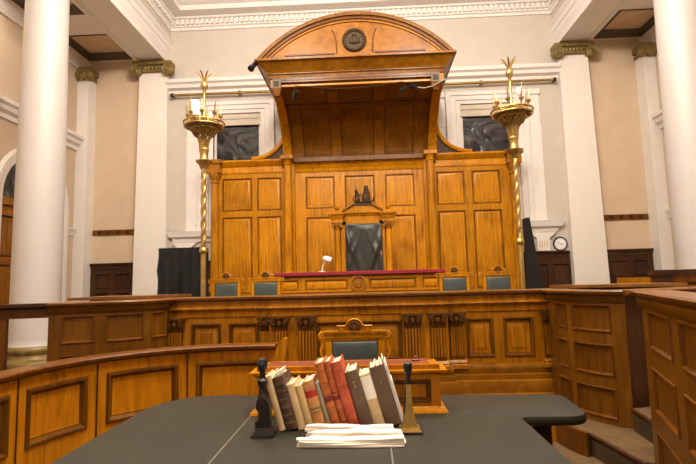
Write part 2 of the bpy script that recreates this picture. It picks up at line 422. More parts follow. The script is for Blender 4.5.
    # corner anta (narrow pilaster)
    t = thing('corner_pilaster', 'slim white corner pilaster in the %s aisle' % side, 'pilaster', (sgn*6.9, 11.6, 0))
    xa, xb = (-7.0, -6.72) if sgn < 0 else (6.87, 7.15)
    obj('shaft', MB().box(xa, xb, 11.46, 11.8, 0, 6.72), 'white_paint', t)
    cp = MB(); cp.box(xa-.04, xb+.0 if sgn < 0 else xb, 11.40, 11.8, 6.86, 6.98).box(xa-.02, xb, 11.43, 11.8, 6.72, 6.80)
    if sgn < 0: cp = MB().box(xa, xb+.06, 11.38, 11.8, 6.84, 6.98).box(xa, xb+.02, 11.43, 11.8, 6.70, 6.80); volute(cp, (xb+.02, 11.42, 6.76), .13, .16, sgn=1); volute(cp, (xa+.12, 11.42, 6.76), .13, .16, sgn=-1)
    else: cp = MB().box(xa-.06, xb, 11.38, 11.8, 6.84, 6.98).box(xa-.02, xb, 11.43, 11.8, 6.70, 6.80); volute(cp, (xa-.02, 11.42, 6.76), .13, .16, sgn=-1); volute(cp, (xb-.12, 11.42, 6.76), .13, .16, sgn=1)
    obj('capital', cp, 'bronze_green', t)
    # beam carried by the columns
    xi, xo = (-4.80, -5.56) if sgn < 0 else (4.93, 5.69)
    def BT(u, v, w_): return (xi-sgn*w_, u, v)
    m = MB().extr(BT, -4, 11.8, [(-.76,7.12),(-.70,7.12),(-.66,7.16),(-.10,7.16),(-.06,7.12),(0,7.12),(0,7.30),(.02,7.35),(.02,7.50),(.04,7.51),(.04,7.64),(.08,7.68),(.10,7.74),(.02,7.76),(0,7.78),(0,9.2),(-.76,9.2)])
    struct('trim_%d' % (tn+3), m, 'white_paint', label='white moulded beam above the %s columns' % side)
    struct('wall_beam_%s' % side, MB().extr(BT, -4, 11.8, [(.001,7.79),(.012,7.79),(.012,8.1),(.001,8.1)]), 'wall_cream')
    # coffered aisle ceiling
    cl = struct_root('ceiling_aisle_%s' % side, (sgn*6.3, 5, 7.3), 'coffered ceiling of the %s aisle' % side)
    xa, xb = sorted((xo, X)); px0, px1 = xa+.1, xb-.1
    if sgn > 0: px0 = xa+.16
    ys = [10.42-2.1*k for k in range(7)]
    m = MB().box(xa, px0, -4.1, 11.8, 7.28, 7.42).box(px1, xb, -4.1, 11.8, 7.28, 7.42)
    prev = 11.8
    for y in ys:
        m.box(px0, px1, y+1.25, prev, 7.28, 7.42); prev = y
    m.box(px0, px1, -4.1, prev, 7.28, 7.42)
    obj('ceiling_beam', m, 'white_paint', cl)
    for y in ys:
        f = obj('coffer_frame', MB().sweep([(px0, y), (px1, y), (px1, y+1.25), (px0, y+1.25)], [(0,7.26),(0,7.44),(-.17,7.44),(-.15,7.36),(-.06,7.28)], True), 'coffer_dark', cl)
        obj('coffer_panel', MB().box(px0+.1, px1-.1, y+.1, y+1.15, 7.40, 7.44), 'coffer_tan', cl)
# nave cornice (three sides) with dentils
corn = [(0,8.02),(.04,8.02),(.05,8.08),(.09,8.10),(.09,8.27),(.15,8.29),(.17,8.33),(.42,8.35),(.42,8.47),(.50,8.50),(.56,8.58),(.58,8.68),(.30,8.78),(.26,8.95),(0,8.95)]
c = struct('trim_9', MB().sweep([(-4.80, -4), (-4.80, YW), (4.93, YW), (4.93, -4)], corn), 'white_paint', label='white dentil cornice at the ceiling')
m = MB()
n = 75
for k in range(n):
    x = -4.68+k*(9.49/(n-1)); m.box(x-.036, x+.036, YW-.155, YW-.085, 8.13, 8.26)
for sgn, xi in ((-1, -4.80), (1, 4.93)):
    for k in range(40):
        y = YW-.3-k*.13; a, b = sorted((xi-sgn*.085, xi-sgn*.155)); m.box(a, b, y-.036, y+.036, 8.13, 8.26)
dn = obj('dentils', m, 'white_paint', c); dn['kind'] = 'stuff'
# moulded ledge over the windows
struct('trim_10', MB().extr(planeT(YW), -4.80, 4.98, [(0,6.33),(.05,6.33),(.06,6.40),(.16,6.44),(.18,6.52),(.24,6.56),(.25,6.64),(.08,6.72),(0,6.74)]), 'white_paint', label='white moulded ledge above the windows')
for sgn, side in ((-1, 'left'), (1, 'right')):
    xa, xb = (-4.70, -1.9) if sgn < 0 else (1.9, 4.86)
    t = thing('curtain_rail', 'brass rail above the %s window' % side, 'curtain rail', (sgn*3.3, YW-.14, 6.26))
    obj('tube', MB().tube([(xa, YW-.14, 6.255), (xb, YW-.14, 6.255)], .032, 12), 'brass_dark', t)
    for xx in (xa+.03, xb-.03, -2.95 if sgn < 0 else 3.05):
        obj('bracket', MB().lathe([(.02, -.03), (.055, -.03), (.055, .03), (.02, .03)], (xx, YW-.14, 6.255), 12, 'x').box(xx-.015, xx+.015, YW-.14, YW, 6.24, 6.27), 'iron_black' if abs(xx) > 4.5 else 'brass_dark', t)
# windows
for i, (a, b) in enumerate(WX):
    t = struct_root('window_%d' % (i+1), ((a+b)/2, YW, WZ[0]), ('left' if i == 0 else 'right')+' window of dark glass in a white moulded surround')
    m = MB()
    o1 = .68 if i == 0 else .66
    surround = [(0,-.1),(0,.02),(.10,.02),(.12,.05),(.24,.05),(.26,.08),(.36,.09),(.38,.0),(.38,-.02)]
    rows = []
    def ring(o): return [(a-o, WZ[0]), (a-o, WZ[1]+o*.8), (b+o, WZ[1]+o*.8), (b+o, WZ[0])]
    for o, w_ in surround: rows.append([(x, YW-w_, z) for x, z in ring(o)])
    m.add([p for r_ in rows for p in r_], [(q*4+k, q*4+k+1, (q+1)*4+k+1, (q+1)*4+k) for q in range(len(rows)-1) for k in range(3)])
    # ears at the head
    for s_ in (-1, 1):
        e0 = (a-.38) if s_ < 0 else (b+.38)
        x0, x1 = sorted((e0, e0+s_*.28)); m.box(x0, x1, YW-.03, YW, 5.2, WZ[1]+.28); x0, x1 = sorted((e0, e0+s_*.30)); m.box(x0, x1, YW-.07, YW, 5.95, WZ[1]+.30)
        x0, x1 = sorted((e0, e0+s_*.30)); m.box(x0, x1, YW-.015, YW, WZ[0], 5.2)
    obj('surround', m, 'white_paint', t)
    fm = MB()
    for x0, x1, z0, z1 in [(a, a+.06, WZ[0], WZ[1]), (b-.06, b, WZ[0], WZ[1]), (a, b, WZ[1]-.06, WZ[1]), (a, b, WZ[0], WZ[0]+.08), (a, b, 4.22, 4.29)]: fm.box(x0, x1, YW+.08, YW+.14, z0, z1)
    obj('sash', fm, 'white_paint', t)
    obj('pane', MB().box(a+.06, b-.06, YW+.10, YW+.12, 4.29, WZ[1]-.06), 'dark_glass', t)
    obj('pane', MB().box(a+.06, b-.06, YW+.10, YW+.12, WZ[0]+.08, 4.22), 'dark_glass', t)
    obj('blind', MB().box(a+.01, b-.01, YW+.01, YW+.05, 5.47, WZ[1]-.02).lathe([(.05, a+.02), (.05, b-.02)], (0, YW+.03, 5.66), 12, 'x'), 'blind', t)
    obj('sill', MB().sweep([(a-.95, YW), (a-.95, YW-.02), (b+.86, YW-.02), (b+.86, YW)], [(0,2.52),(.03,2.54),(.05,2.62),(.12,2.66),(.14,2.74),(.16,2.80),(-.3,2.80),(-.3,2.52)]), 'white_paint', t)
    bx_ = (4.18, 4.48) if i else (-4.5, -4.2)
    obj('sill_bracket', MB().prism([(bx_[0], 2.08), (bx_[1], 2.08), (bx_[1], 2.38), (bx_[1]+.16, 2.52), (bx_[0]-.16, 2.52), (bx_[0], 2.38)], 'y', YW-.09, YW), 'white_paint', t)
    g = MB()
    for q in range(4): g.box(bx_[0]+.05+q*.055, bx_[0]+.075+q*.055, YW-.097, YW-.088, 2.16, 2.32)
    obj('vent_grille', g, 'wall_sand', t)
# pilasters on the back wall
for sgn, side, xl0, xr0, xl1, xr1 in ((-1, 'left', -5.58, -4.74, -5.50, -4.79), (1, 'right', 4.94, 5.76, 4.96, 5.65)):
    xc = (xl0+xr0)/2
    t = thing('pilaster', 'tall white pilaster with bronze scroll capital at the %s of the wall' % side, 'pilaster', (xc, YW-.1, 0))
    yf = YW-.22
    obj('shaft', MB().add([(xl0,yf,0),(xr0,yf,0),(xr0,YW,0),(xl0,YW,0),(xl1,yf+.03,6.9),(xr1,yf+.03,6.9),(xr1,YW,6.9),(xl1,YW,6.9)], [(0,3,2,1),(4,5,6,7),(0,1,5,4),(1,2,6,5),(2,3,7,6),(3,0,4,7)]), 'pilaster_paint_lit', t)
    xl, xr = xl1-.03, xr1+.03
    m = MB().box(xl-.10, xr+.10, yf-.08, YW, 7.03, 7.12).box(xl, xr, yf-.02, YW, 6.88, 7.03)
    m.lathe([(.05, xl), (.05, xr)], (0, yf-.01, 6.89), 10, 'x')
    volute(m, (xl-.02, yf-.03, 6.885), .165, .16, sgn=-1); volute(m, (xr+.02, yf-.03, 6.885), .165, .16, sgn=1)
    for q in range(5): 
        xx = xl+.2+q*(xr-xl-.4)/4; m.lathe([(.001, .06), (.04, .03), (.05, 0), (.04, -.03), (.001, -.05)], (xx, yf-.02, 6.96), 8, 'z')
    obj('capital', m, 'bronze_green', t)
    k = thing('wall_socket', 'tiny metal plate on the %s pilaster' % side, 'wall plate', (xc-.03*sgn, yf, 2.33))
    xk = -5.22 if sgn < 0 else 5.41
    obj('plate', MB().box(xk-.025, xk+.025, yf-.004, yf+.02, 2.29, 2.37), 'white_plastic', k)
    obj('screw', MB().lathe([(.012, 0), (.012, .006), (.001, .008)], (xk, yf-.004, 2.33), 8, 'y'), 'brass_dark', k)
# columns
for sgn, side, xc in ((-1, 'left', -5.30), (1, 'right', 5.36)):
    for yc in (7.8, 3.0):
        if yc < 5 : continue
        t = thing('column', 'round cream column standing in the %s foreground of the aisle' % side, 'column', (xc, yc, 0))
        obj('plinth', MB().box(xc-.47, xc+.47, yc-.47, yc+.47, 0, .22), 'white_paint', t)
        obj('base', MB().lathe([(.46,.22),(.49,.25),(.50,.30),(.48,.35),(.43,.37),(.40,.40),(.395,.45),(.41,.47),(.43,.50),(.43,.54),(.41,.57),(.37,.58)], (xc, yc, 0), 40), 'bronze_green', t)
        obj('shaft', MB().lathe([(.385,.58),(.365,.63),(.362,.7),(.360,2.5),(.352,4.2),(.335,5.8),(.325,6.75)], (xc, yc, 0), 48), 'column_paint', t)
        m = MB().lathe([(.33,6.72),(.36,6.75),(.34,6.79),(.40,6.86),(.42,6.95),(.36,7.0)], (xc, yc, 0), 32).box(xc-.44, xc+.44, yc-.44, yc+.44, 7.03, 7.12).box(xc-.36, xc+.36, yc-.36, yc+.36, 6.97, 7.1)
        for q in (-1, 1): volute(m, (xc+q*.36, yc, 6.93), .17, .74, sgn=q)
        obj('capital', m, 'bronze_green', t)
# ------------------------------------------------------------------ clock
t = thing('wall_clock', 'round wall clock with black rim and white face', 'clock', (4.74, YW, 2.24))
cc = (4.74, YW-.002, 2.24)
obj('rim', MB().lathe([(.145,.0),(.17,.0),(.175,.03),(.165,.05),(.145,.045),(.14,.03),(.14,.0)], cc, 32, 'y', False), 'black_plastic', t)
f = obj('dial', MB().lathe([(.146,.0),(.146,.028),(.001,.029)], cc, 32, 'y'), 'clock_face', t)
m = MB()
for k in range(12):
    a = PI*k/6; x, z = cc[0]+.122*math.sin(a), cc[2]+.122*math.cos(a); m.box(x-.005, x+.005, YW-.034, YW-.029, z-.012, z+.012)
obj('hour_marks', m, 'black_plastic', f)
obj('hour_hand', MB().tube([(cc[0]-.02, YW-.037, cc[2]), (cc[0]+.07, YW-.037, cc[2]-.015)], .006, 6), 'black_plastic', t)
obj('minute_hand', MB().tube([(cc[0]+.015, YW-.04, cc[2]-.015), (cc[0]-.085, YW-.04, cc[2]+.05)], .004, 6), 'black_plastic', t)

# ================================================================== DAIS
struct('floor_dais', MB().box(-3.4, 3.4, 5.62, 8.2, .0, .5), 'carpet')
struct('floor_upper_dais', MB().box(-3.75, 3.75, 8.2, 11.55, 0, .85), 'carpet')
# ---------------- front bench
Y0 = 5.4; T0 = planeT(Y0); T1 = planeT(Y0-.06)
bn = thing('bench_front', 'long panelled oak bench front with carved pilasters across the court', 'bench', (0, Y0, 0))
ZT = 1.33
panels_side = [[(-1.835, -1.50), (-1.415, -1.08)], [(1.185, 1.485), (1.585, 1.91)]]
zp0, zp1 = .62, 1.04
cx0, cx1 = -.95, .985       # projecting middle
for k, (u0_, u1_) in enumerate(((-2.1, cx0), (cx1, 2.16))):
    facade(bn, T0, u0_, u1_, .2, ZT-.05, [(a, b, zp0, zp1) for a, b in panels_side[k]], 'oak_bench', loops=RAISED, fname='frame')
facade(bn, T1, cx0, cx1, .2, ZT-.05, [(-.44, .49, zp0, zp1)]+[(-.66, -.645, .6, .61)][:0], 'oak_bench', loops=RAISED)
obj('body', MB().box(-2.1, 2.16, Y0+.035, Y0+.2, 0, ZT-.04).box(cx0, cx1, Y0-.03, Y0+.04, .0, ZT-.05), 'oak_bench', bn)
lprof = lambda z: [(-.3, z-.05), (.02, z-.05), (.03, z-.035), (.05, z-.03), (.055, z-.008), (.045, z), (-.3, z)]
obj('ledge', MB().sweep([(-2.2, Y0), (cx0, Y0), (cx0, Y0-.06), (cx1, Y0-.06), (cx1, Y0), (2.2, Y0)], lprof(ZT)), 'oak_ledge', bn)
fprof = [(0,1.10),(.012,1.11),(.012,1.17),(.02,1.18),(.04,1.20),(.03,1.215),(.014,1.22),(.014,1.28),(0,1.28)]
bpath = [(-2.1, Y0), (cx0, Y0), (cx0, Y0-.06), (cx1, Y0-.06), (cx1, Y0), (2.16, Y0)]
obj('frieze_moulding', MB().sweep(bpath, fprof), 'oak_bench', bn)
obj('base_moulding', MB().sweep(bpath, [(0,.50),(0,.56),(.02,.55),(.035,.53),(.04,.50),(.03,.45),(.05,.44),(.05,.39),(.08,.38),(.09,.33),(.09,.26),(.11,.25),(.12,.2),(0,.2)]), 'oak_arch', bn)
def bench_pilaster(xa, xb, T, w0=0.0, dark=False):
    wc = (xa+xb)/2; h = (xb-xa)/2-.012
    p = obj('pilaster', MB().cell(T, wc-h, wc+h, .60, 1.0, w0-.02, w0+.028), 'oak_brown_shaded', bn)
    fl = MB()
    for q in range(5):
        xx = wc-h+.018+q*(2*h-.036)/4
        fl.cell(T, xx-.008, xx+.008, .64, .945, w0+.027, w0+.040)
    obj('reed', fl, 'oak_bench', p)
    cp = MB().cell(T, wc-h-.012, wc+h+.012, .985, 1.0, w0, w0+.04)
    cp.extr(T, wc-h-.005, wc+h+.005, [(w0, 1.0), (w0+.035, 1.0), (w0+.05, 1.04), (w0+.075, 1.09), (w0, 1.09)])
    for q in range(3):
        xx = wc-h+.02+q*(2*h-.04)/2
        x, y, z = T(xx, 1.03, w0+.05); cp.lathe([(.001,-.03),(.022,-.02),(.028,.0),(.024,.025),(.001,.045)], (x, y, z), 8)
    for q in (-1, 1):
        x, y, z = T(wc+q*(h-.01), 1.075, w0+.055); volute(cp, (x, y, z), .034, .05, n=10, turns=1.6, sgn=q)
    cp.cell(T, wc-h-.03, wc+h+.03, 1.09, 1.112, w0-.02, w0+.085)
    obj('capital', cp, 'carved_bench', p)
    b_ = MB().extr(T, wc-h-.02, wc+h+.02, [(w0-.02,.51),(w0+.06,.51),(w0+.06,.55),(w0+.05,.56),(w0+.055,.575),(w0+.035,.60),(w0-.02,.60)])
    obj('pilaster_base', b_, 'oak_bench', p)
for xa, xb in ((-.93, -.735), (-.64, -.445), (.505, .70), (.78, .965)): bench_pilaster(xa, xb, T1)
for xa, xb in ((-2.10, -1.915), (-1.07, -.94), (.995, 1.165), (2.0, 2.18)): bench_pilaster(xa, xb, T0)
# ---------------- wings of the bench
def wing(t, T, L, z1, panels, mat, dens=.08, z0=0.0, loops=FLAT, frieze=True, back=.12, ledge_out=.07, pm=None):
    facade(t, T, 0, L, z0, z1-.05, panels, mat, loops=loops, dens=dens, pmat=pm)
    n = max(1, int(L/dens))
    obj('backing', MB().cell(T, 0, L, z0, z1-.05, -back, -.036, n, 1), mat, t)
    obj('ledge', MB().extr(T, -.0, L, [(-back-.08, z1-.05), (.02, z1-.05), (.03, z1-.035), (ledge_out-.01, z1-.03), (ledge_out, z1-.01), (ledge_out-.01, z1), (-back-.08, z1)], n), 'oak_ledge', t)
    if frieze: obj('frieze_moulding', MB().extr(T, 0, L, [(0,z1-.11),(.012,z1-.105),(.03,z1-.07),(.03,z1-.05),(0,z1-.05)], n), mat, t)
# right wing (curved stair end)
pthR = bez((2.06, 5.38), (1.93, 4.55), (2.33, 4.30), 24)
TR = pathT(pthR); LR = TR.length
t = thing('curved_partition', 'curved oak partition with three stacked panels beside the steps', 'partition', (2.2, 4.6, .18))
rz = ((.23, .49), (.59, .86), (.965, 1.205))
wing(t, TR, LR, ZT, [(.655, 1.065, a, b) for a, b in rz]+[(.33, .57, a, b) for a, b in rz], 'oak_brown_shaded', z0=.18, loops=THIN)
# return beside the steps, passage shade put into its dark wood
t = thing('stair_return_wall', 'dark oak wall toned down for shade at the back of the steps', 'partition', (2.7, 4.5, 0))
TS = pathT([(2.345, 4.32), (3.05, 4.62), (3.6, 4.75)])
wing(t, TS, TS.length, ZT, [], 'oak_return_shade', z0=0.0, frieze=False, dens=.5)
# left wing
pthL = [(-3.6, 4.42), (-3.34, 4.5), (-2.95, 4.62), (-2.86, 4.66)]+bez((-2.52, 4.785), (-2.0, 4.97), (-2.08, 5.38), 20)
TL = pathT(pthL); LL = TL.length
t = thing('curved_partition', 'dark curved oak partition in front of the left column', 'partition', (-2.7, 4.8, 0))
def uX(T, L, x):   # arc position where the face crosses plan coordinate X
    return min((i*L/400 for i in range(401)), key=lambda u: abs(T(u, 0, 0)[0]-x))
uo = uX(TL, LL, -2.95)
pa = [(uX(TL, LL, -2.85)-uo, uX(TL, LL, -2.57)-uo), (uX(TL, LL, -2.48)-uo, uX(TL, LL, -2.18)-uo), (LL-uo-.34, LL-uo-.10)]
wing(t, lambda u, v, w_: TL(u+uo, v, w_), LL-uo, ZT, [(a, b, z0, z1) for a, b in pa for z0, z1 in ((.93, 1.2), (.2, .82))], 'oak_brown_shaded', dens=.06, loops=THIN)
t = thing('gate_rail', 'dark wooden rail bridging the gap in front of the column base', 'rail', (-3.2, 4.5, 0))
m = MB().extr(TL, 0, uo, [(-.12, ZT-.05), (.03, ZT-.05), (.06, ZT-.03), (.06, ZT), (-.12, ZT)], 2)
obj('handrail', m, 'walnut', t)
obj('rail_board', MB().extr(TL, 0, uo, [(-.06, ZT-.14), (0, ZT-.14), (0, ZT-.05), (-.06, ZT-.05)], 2), 'oak_red', t)
ug = uX(TL, LL, -3.285)
obj('post', MB().extr(TL, 0, ug, [(-.06, 0), (0, 0), (0, ZT-.13), (-.06, ZT-.13)], 2), 'oak_red', t)
# reading boards lying behind the wing ledges
t = thing('reading_board', 'long flat reading board above the left curved partition', 'board', (-2.6, 5.2, 1.0))
obj('board', MB().prism([(-3.1, 5.15), (-2.3, 5.32), (-2.05, 5.7), (-2.05, 6.0), (-3.1, 6.0)], 'z', 1.333, 1.365), 'oak_ledge', t)
obj('support', MB().prism([(-3.0, 5.5), (-2.45, 5.6), (-2.45, 5.9), (-3.0, 5.9)], 'z', .0, 1.333), 'oak_red', t)
t = thing('reading_board', 'long flat reading board behind the right curved partition', 'board', (2.7, 5.2, 1.0))
obj('board', MB().prism([(2.35, 5.35), (3.35, 5.05), (3.35, 5.8), (2.25, 5.8)], 'z', 1.333, 1.365), 'oak_ledge', t)
obj('support', MB().prism([(2.45, 5.5), (3.3, 5.4), (3.3, 5.75), (2.45, 5.75)], 'z', .5, 1.333), 'oak_red', t)
# witness box on the far right
t = thing('witness_box', 'small oak box with dark post beyond the right partition', 'witness box', (4.2, 6.2, 0))
facade(t, planeT(6.2), 3.86, 5.3, 0, 1.44, [(4.05, 4.55, .9, 1.36), (4.65, 5.15, .9, 1.36)], 'oak_bench', loops=FLAT_S)
obj('top_rail', MB().box(3.68, 5.35, 6.12, 6.34, 1.44, 1.51), 'walnut', t)
obj('post', MB().box(3.70, 3.86, 6.14, 6.30, 0, 1.44), 'walnut', t)
obj('side_panel', MB().box(3.72, 3.80, 6.30, 7.2, 0, 1.42), 'oak_bench', t)
obj('inner_board', MB().box(3.86, 5.3, 6.236, 6.30, 0, 1.44), 'walnut', t)
# near right partition
dx, dy = -.328, -.945
TN = pathT([(2.04, 3.50), (2.04+dx*1.3, 3.50+dy*1.3), (2.04+dx*2.4, 3.50+dy*2.4)])
t = thing('side_partition', 'tall panelled oak partition at the right edge, nearest the viewer', 'partition', (1.8, 2.6, 0))
pz = ((.12, .46), (.58, .86), (.98, 1.225))
wing(t, TN, TN.length, 1.35, [(a, b, z0, z1) for a, b in ((.20, .80), (.98, 1.58), (1.76, 2.3)) for z0, z1 in pz], 'oak_brown_shaded', dens=.6, back=.10, ledge_out=.05, loops=THIN)
# steps
def step(t, poly, z0, z1, nose):
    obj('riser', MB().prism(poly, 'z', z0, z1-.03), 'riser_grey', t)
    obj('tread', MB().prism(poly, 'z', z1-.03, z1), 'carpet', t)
    m = MB().tube([(p[0], p[1], z1-.012) for p in nose], .016, 8); obj('nosing', m, 'walnut', t)
st = thing('steps', 'carpeted steps rising to the right behind the table', 'steps', (2.2, 4.0, 0))
n1 = bez((1.84, 4.95), (1.78, 4.45), (1.93, 4.18), 8)+[(1.97, 3.85), (2.0, 3.55), (2.14, 3.50)]
step(st, n1+[(3.6, 3.2), (3.6, 4.72), (3.05, 4.58), (2.36, 4.28), (2.22, 4.36), (2.08, 4.62), (2.02, 4.95)], 0, .18, n1)
n2 = [(2.30, 4.25), (2.22, 3.45)]
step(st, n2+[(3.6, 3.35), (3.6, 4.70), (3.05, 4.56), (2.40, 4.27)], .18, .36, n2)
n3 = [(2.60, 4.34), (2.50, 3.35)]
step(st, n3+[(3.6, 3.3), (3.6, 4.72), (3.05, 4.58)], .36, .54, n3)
t = thing('step_rail', 'low curved wooden kerb at the foot of the steps', 'kerb', (1.8, 4.5, 0))
nk = [(x-.035, y) for x, y in bez((1.84, 4.95), (1.78, 4.45), (1.93, 4.18), 8)]
TK = pathT(nk)
obj('kerb_board', MB().extr(TK, 0, TK.length, [(-.012, 0), (.02, 0), (.02, .19), (-.012, .19)], 10), 'oak_red', t)
obj('kerb_post', MB().box(1.74, 1.80, 4.56, 4.62, 0, .22), 'oak_bench', t)
# platform under the bench front
struct('floor_platform', MB().box(-2.3, 1.85, 5.05, 5.7, 0, .2), 'carpet')

# ---------------- left curved rail
cxr, cyr, R = -.9, 3.0, 1.2
pth = [(-2.1, 1.5), (-2.1, 2.2), (-2.1, 2.7)]+[(cxr+R*math.cos(PI-PI/2*k/20), cyr+R*math.sin(PI-PI/2*k/20)) for k in range(21)]+[(-.80, 4.2), (-.66, 4.2)]
TB = pathT(pth); LB = TB.length
t = thing('curved_bench_back', 'low curved oak bench back with wide panels behind the table', 'bench', (-1.8, 3.6, 0))
# joints: Y=3.07 (u=1.57), angle 148deg, angle ~ 118
ua = 1.58; ub = 1.5+R*math.radians(33); uc = 1.5+R*math.radians(66); ue = LB
bounds = [.2, ua, ub, uc, ue]
pans = []
for k in range(4): pans.append((bounds[k]+.07, bounds[k+1]-.07, .44, .82)); 
facade(t, TB, 0, LB, 0, .90, pans, 'oak_rail', loops=FLAT, dens=.06)
obj('backing', MB().cell(TB, 0, LB, 0, .90, -.10, -.036, 40, 1), 'oak_rail', t)
obj('top_rail', MB().extr(TB, 0, LB, [(-.12,.90),(.012,.90),(.02,.915),(.045,.92),(.05,.94),(.04,.95),(-.12,.95)], 48), 'oak_red', t)
for u in (ua, ub, uc): obj('joint_strip', MB().cell(TB, u-.006, u+.006, 0, .90, -.01, .004), 'walnut', t)
sc = [(-.70,.0),(-.70,.75),(-.665,.76),(-.648,.80),(-.640,.86),(-.630,.93),(-.605,.985),(-.57,1.01),(-.55,1.005),(-.55,.95),(-.56,.88),(-.575,.80),(-.60,.75),(-.625,.72),(-.625,0)]
obj('bench_end', MB().prism(sc, 'y', 4.08, 4.16), 'oak', t)

# ---------------- table
t = thing('table', 'large table with dark green leather top in the foreground', 'table', (0, 2.2, 0))
def rc(cx, cy, r, a0, a1, n=6): return [(cx+r*math.cos(math.radians(a0+(a1-a0)*k/n)), cy+r*math.sin(math.radians(a0+(a1-a0)*k/n))) for k in range(n+1)]
def rounded_plate(poly, z0, z1, b):
    c = MB(); m = len(poly); rows = []
    for ins, z in ((b, z0), (b*.3, z0+b*.3), (0, z0+b), (0, z1-b), (b*.3, z1-b*.3), (b, z1)):
        L = []
        for i in range(m):
            p = Vector(poly[i]); d1 = (p-Vector(poly[i-1])).normalized(); d2 = (Vector(poly[(i+1) % m])-p).normalized()
            n1_ = Vector((d1.y, -d1.x)); n2_ = Vector((d2.y, -d2.x)); q = (n1_+n2_)/max(.3, 1+n1_.dot(n2_)); L.append((p.x-q.x*ins, p.y-q.y*ins, z))
        rows.append(L)
    vs_ = [p for r_ in rows for p in r_]; fs_ = [(i*m+k, i*m+(k+1) % m, (i+1)*m+(k+1) % m, (i+1)*m+k) for i in range(len(rows)-1) for k in range(m)]
    fs_ += [tuple(range(m))[::-1], tuple((len(rows)-1)*m+k for k in range(m))]
    return c.add(vs_, fs_)
poly = [(-1.175, 1.1), (.90, 1.1), (.905, 2.56), (.925, 2.585)]+rc(1.155, 2.695, .11, -90, 0)+rc(1.205, 2.98, .08, 0, 90)+rc(-.815, 2.82, .36, 90, 180, 8)
poly = poly[:3]+poly[3:]
obj('table_top', rounded_plate(poly, .705, .76, .018), 'table_leather', t)
for xx, ya, yb in ((-.503, 1.15, 3.13), (.222, 1.15, 3.02)):
    obj('seam', MB().box(xx-.0035, xx+.0035, ya, yb, .7595, .7612), 'seam_tan', t)
obj('pedestal', MB().box(-.95, .55, 1.5, 2.35, .06, .705), 'walnut', t)
obj('pedestal', MB().box(-.7, .62, 2.6, 2.95, .06, .705), 'walnut', t)
for x, y in ((-.97, 1.3), (.72, 1.3), (-.95, 2.6), (1.08, 2.82)):
    obj('leg', MB().lathe([(.03,0),(.045,.03),(.035,.10),(.05,.35),(.035,.5),(.05,.55),(.05,.705)], (x, y, 0), 14), 'walnut', t)
obj('foot_rail', MB().box(-.95, .6, 1.9, 1.98, 0, .06).box(-.7, .62, 2.7, 2.8, 0, .06), 'walnut', t)

# ---------------- clerk's box desk standing on the table
t = thing('writing_box', 'oak writing box with red leather top standing on the table', 'writing desk', (.02, 2.8, .76))
bx0, bx1, by0, by1 = -.475, .515, 2.69, 2.88
zt = .762
obj('plinth', MB().sweep([(bx0, by1), (bx0, by0), (bx1, by0), (bx1, by1)], [(-.03,zt),(.035,zt),(.03,zt+.012),(.012,zt+.02),(.006,zt+.03),(-.03,zt+.03)]), 'oak', t)
TD = planeT(by0)
facade(t, TD, bx0, bx1, zt+.03, .955, [(bx0+.05, -.01, .81, .93), (.05, bx1-.05, .81, .93)], 'oak_rail', loops=THIN)
obj('body', MB().box(bx0, bx1, by0+.036, by1, zt+.0, .955).box(bx0, bx0+.02, by0+.001, by0+.04, zt, .955).box(bx1-.02, bx1, by0+.001, by0+.04, zt, .955), 'oak_bench', t)
obj('cornice', MB().sweep([(bx0, by1), (bx0, by0), (bx1, by0), (bx1, by1)], [(-.05,.955),(.005,.955),(.012,.965),(.034,.972),(.036,.984),(-.05,.984)]), 'oak_rail', t)
obj('top_frame', MB().box(bx0+.0, bx1, by0+.0, by0+.04, .984, 1.008).box(bx0, bx0+.05, by0+.04, by1, .984, 1.008).box(bx1-.05, bx1, by0+.04, by1, .984, 1.008).box(bx0, bx1, by1-.02, by1+.01, .984, 1.008), 'oak_bench', t)
obj('leather_inset', MB().box(bx0+.05, bx1-.05, by0+.04, by1-.02, .984, 1.0095), 'leather_red', t)
t = thing('ink_seal', 'tiny dark red seal on the red leather of the writing box', 'seal', (.40, 2.82, 1.010))
obj('pad', MB().lathe([(.022,0),(.025,.006),(.02,.010)], (.40, 2.82, 1.010), 14), 'leather_red', t)
obj('knob', MB().lathe([(.009,.010),(.007,.014),(.011,.02),(.001,.025)], (.40, 2.82, 1.010), 12), 'label_dark_red', t)

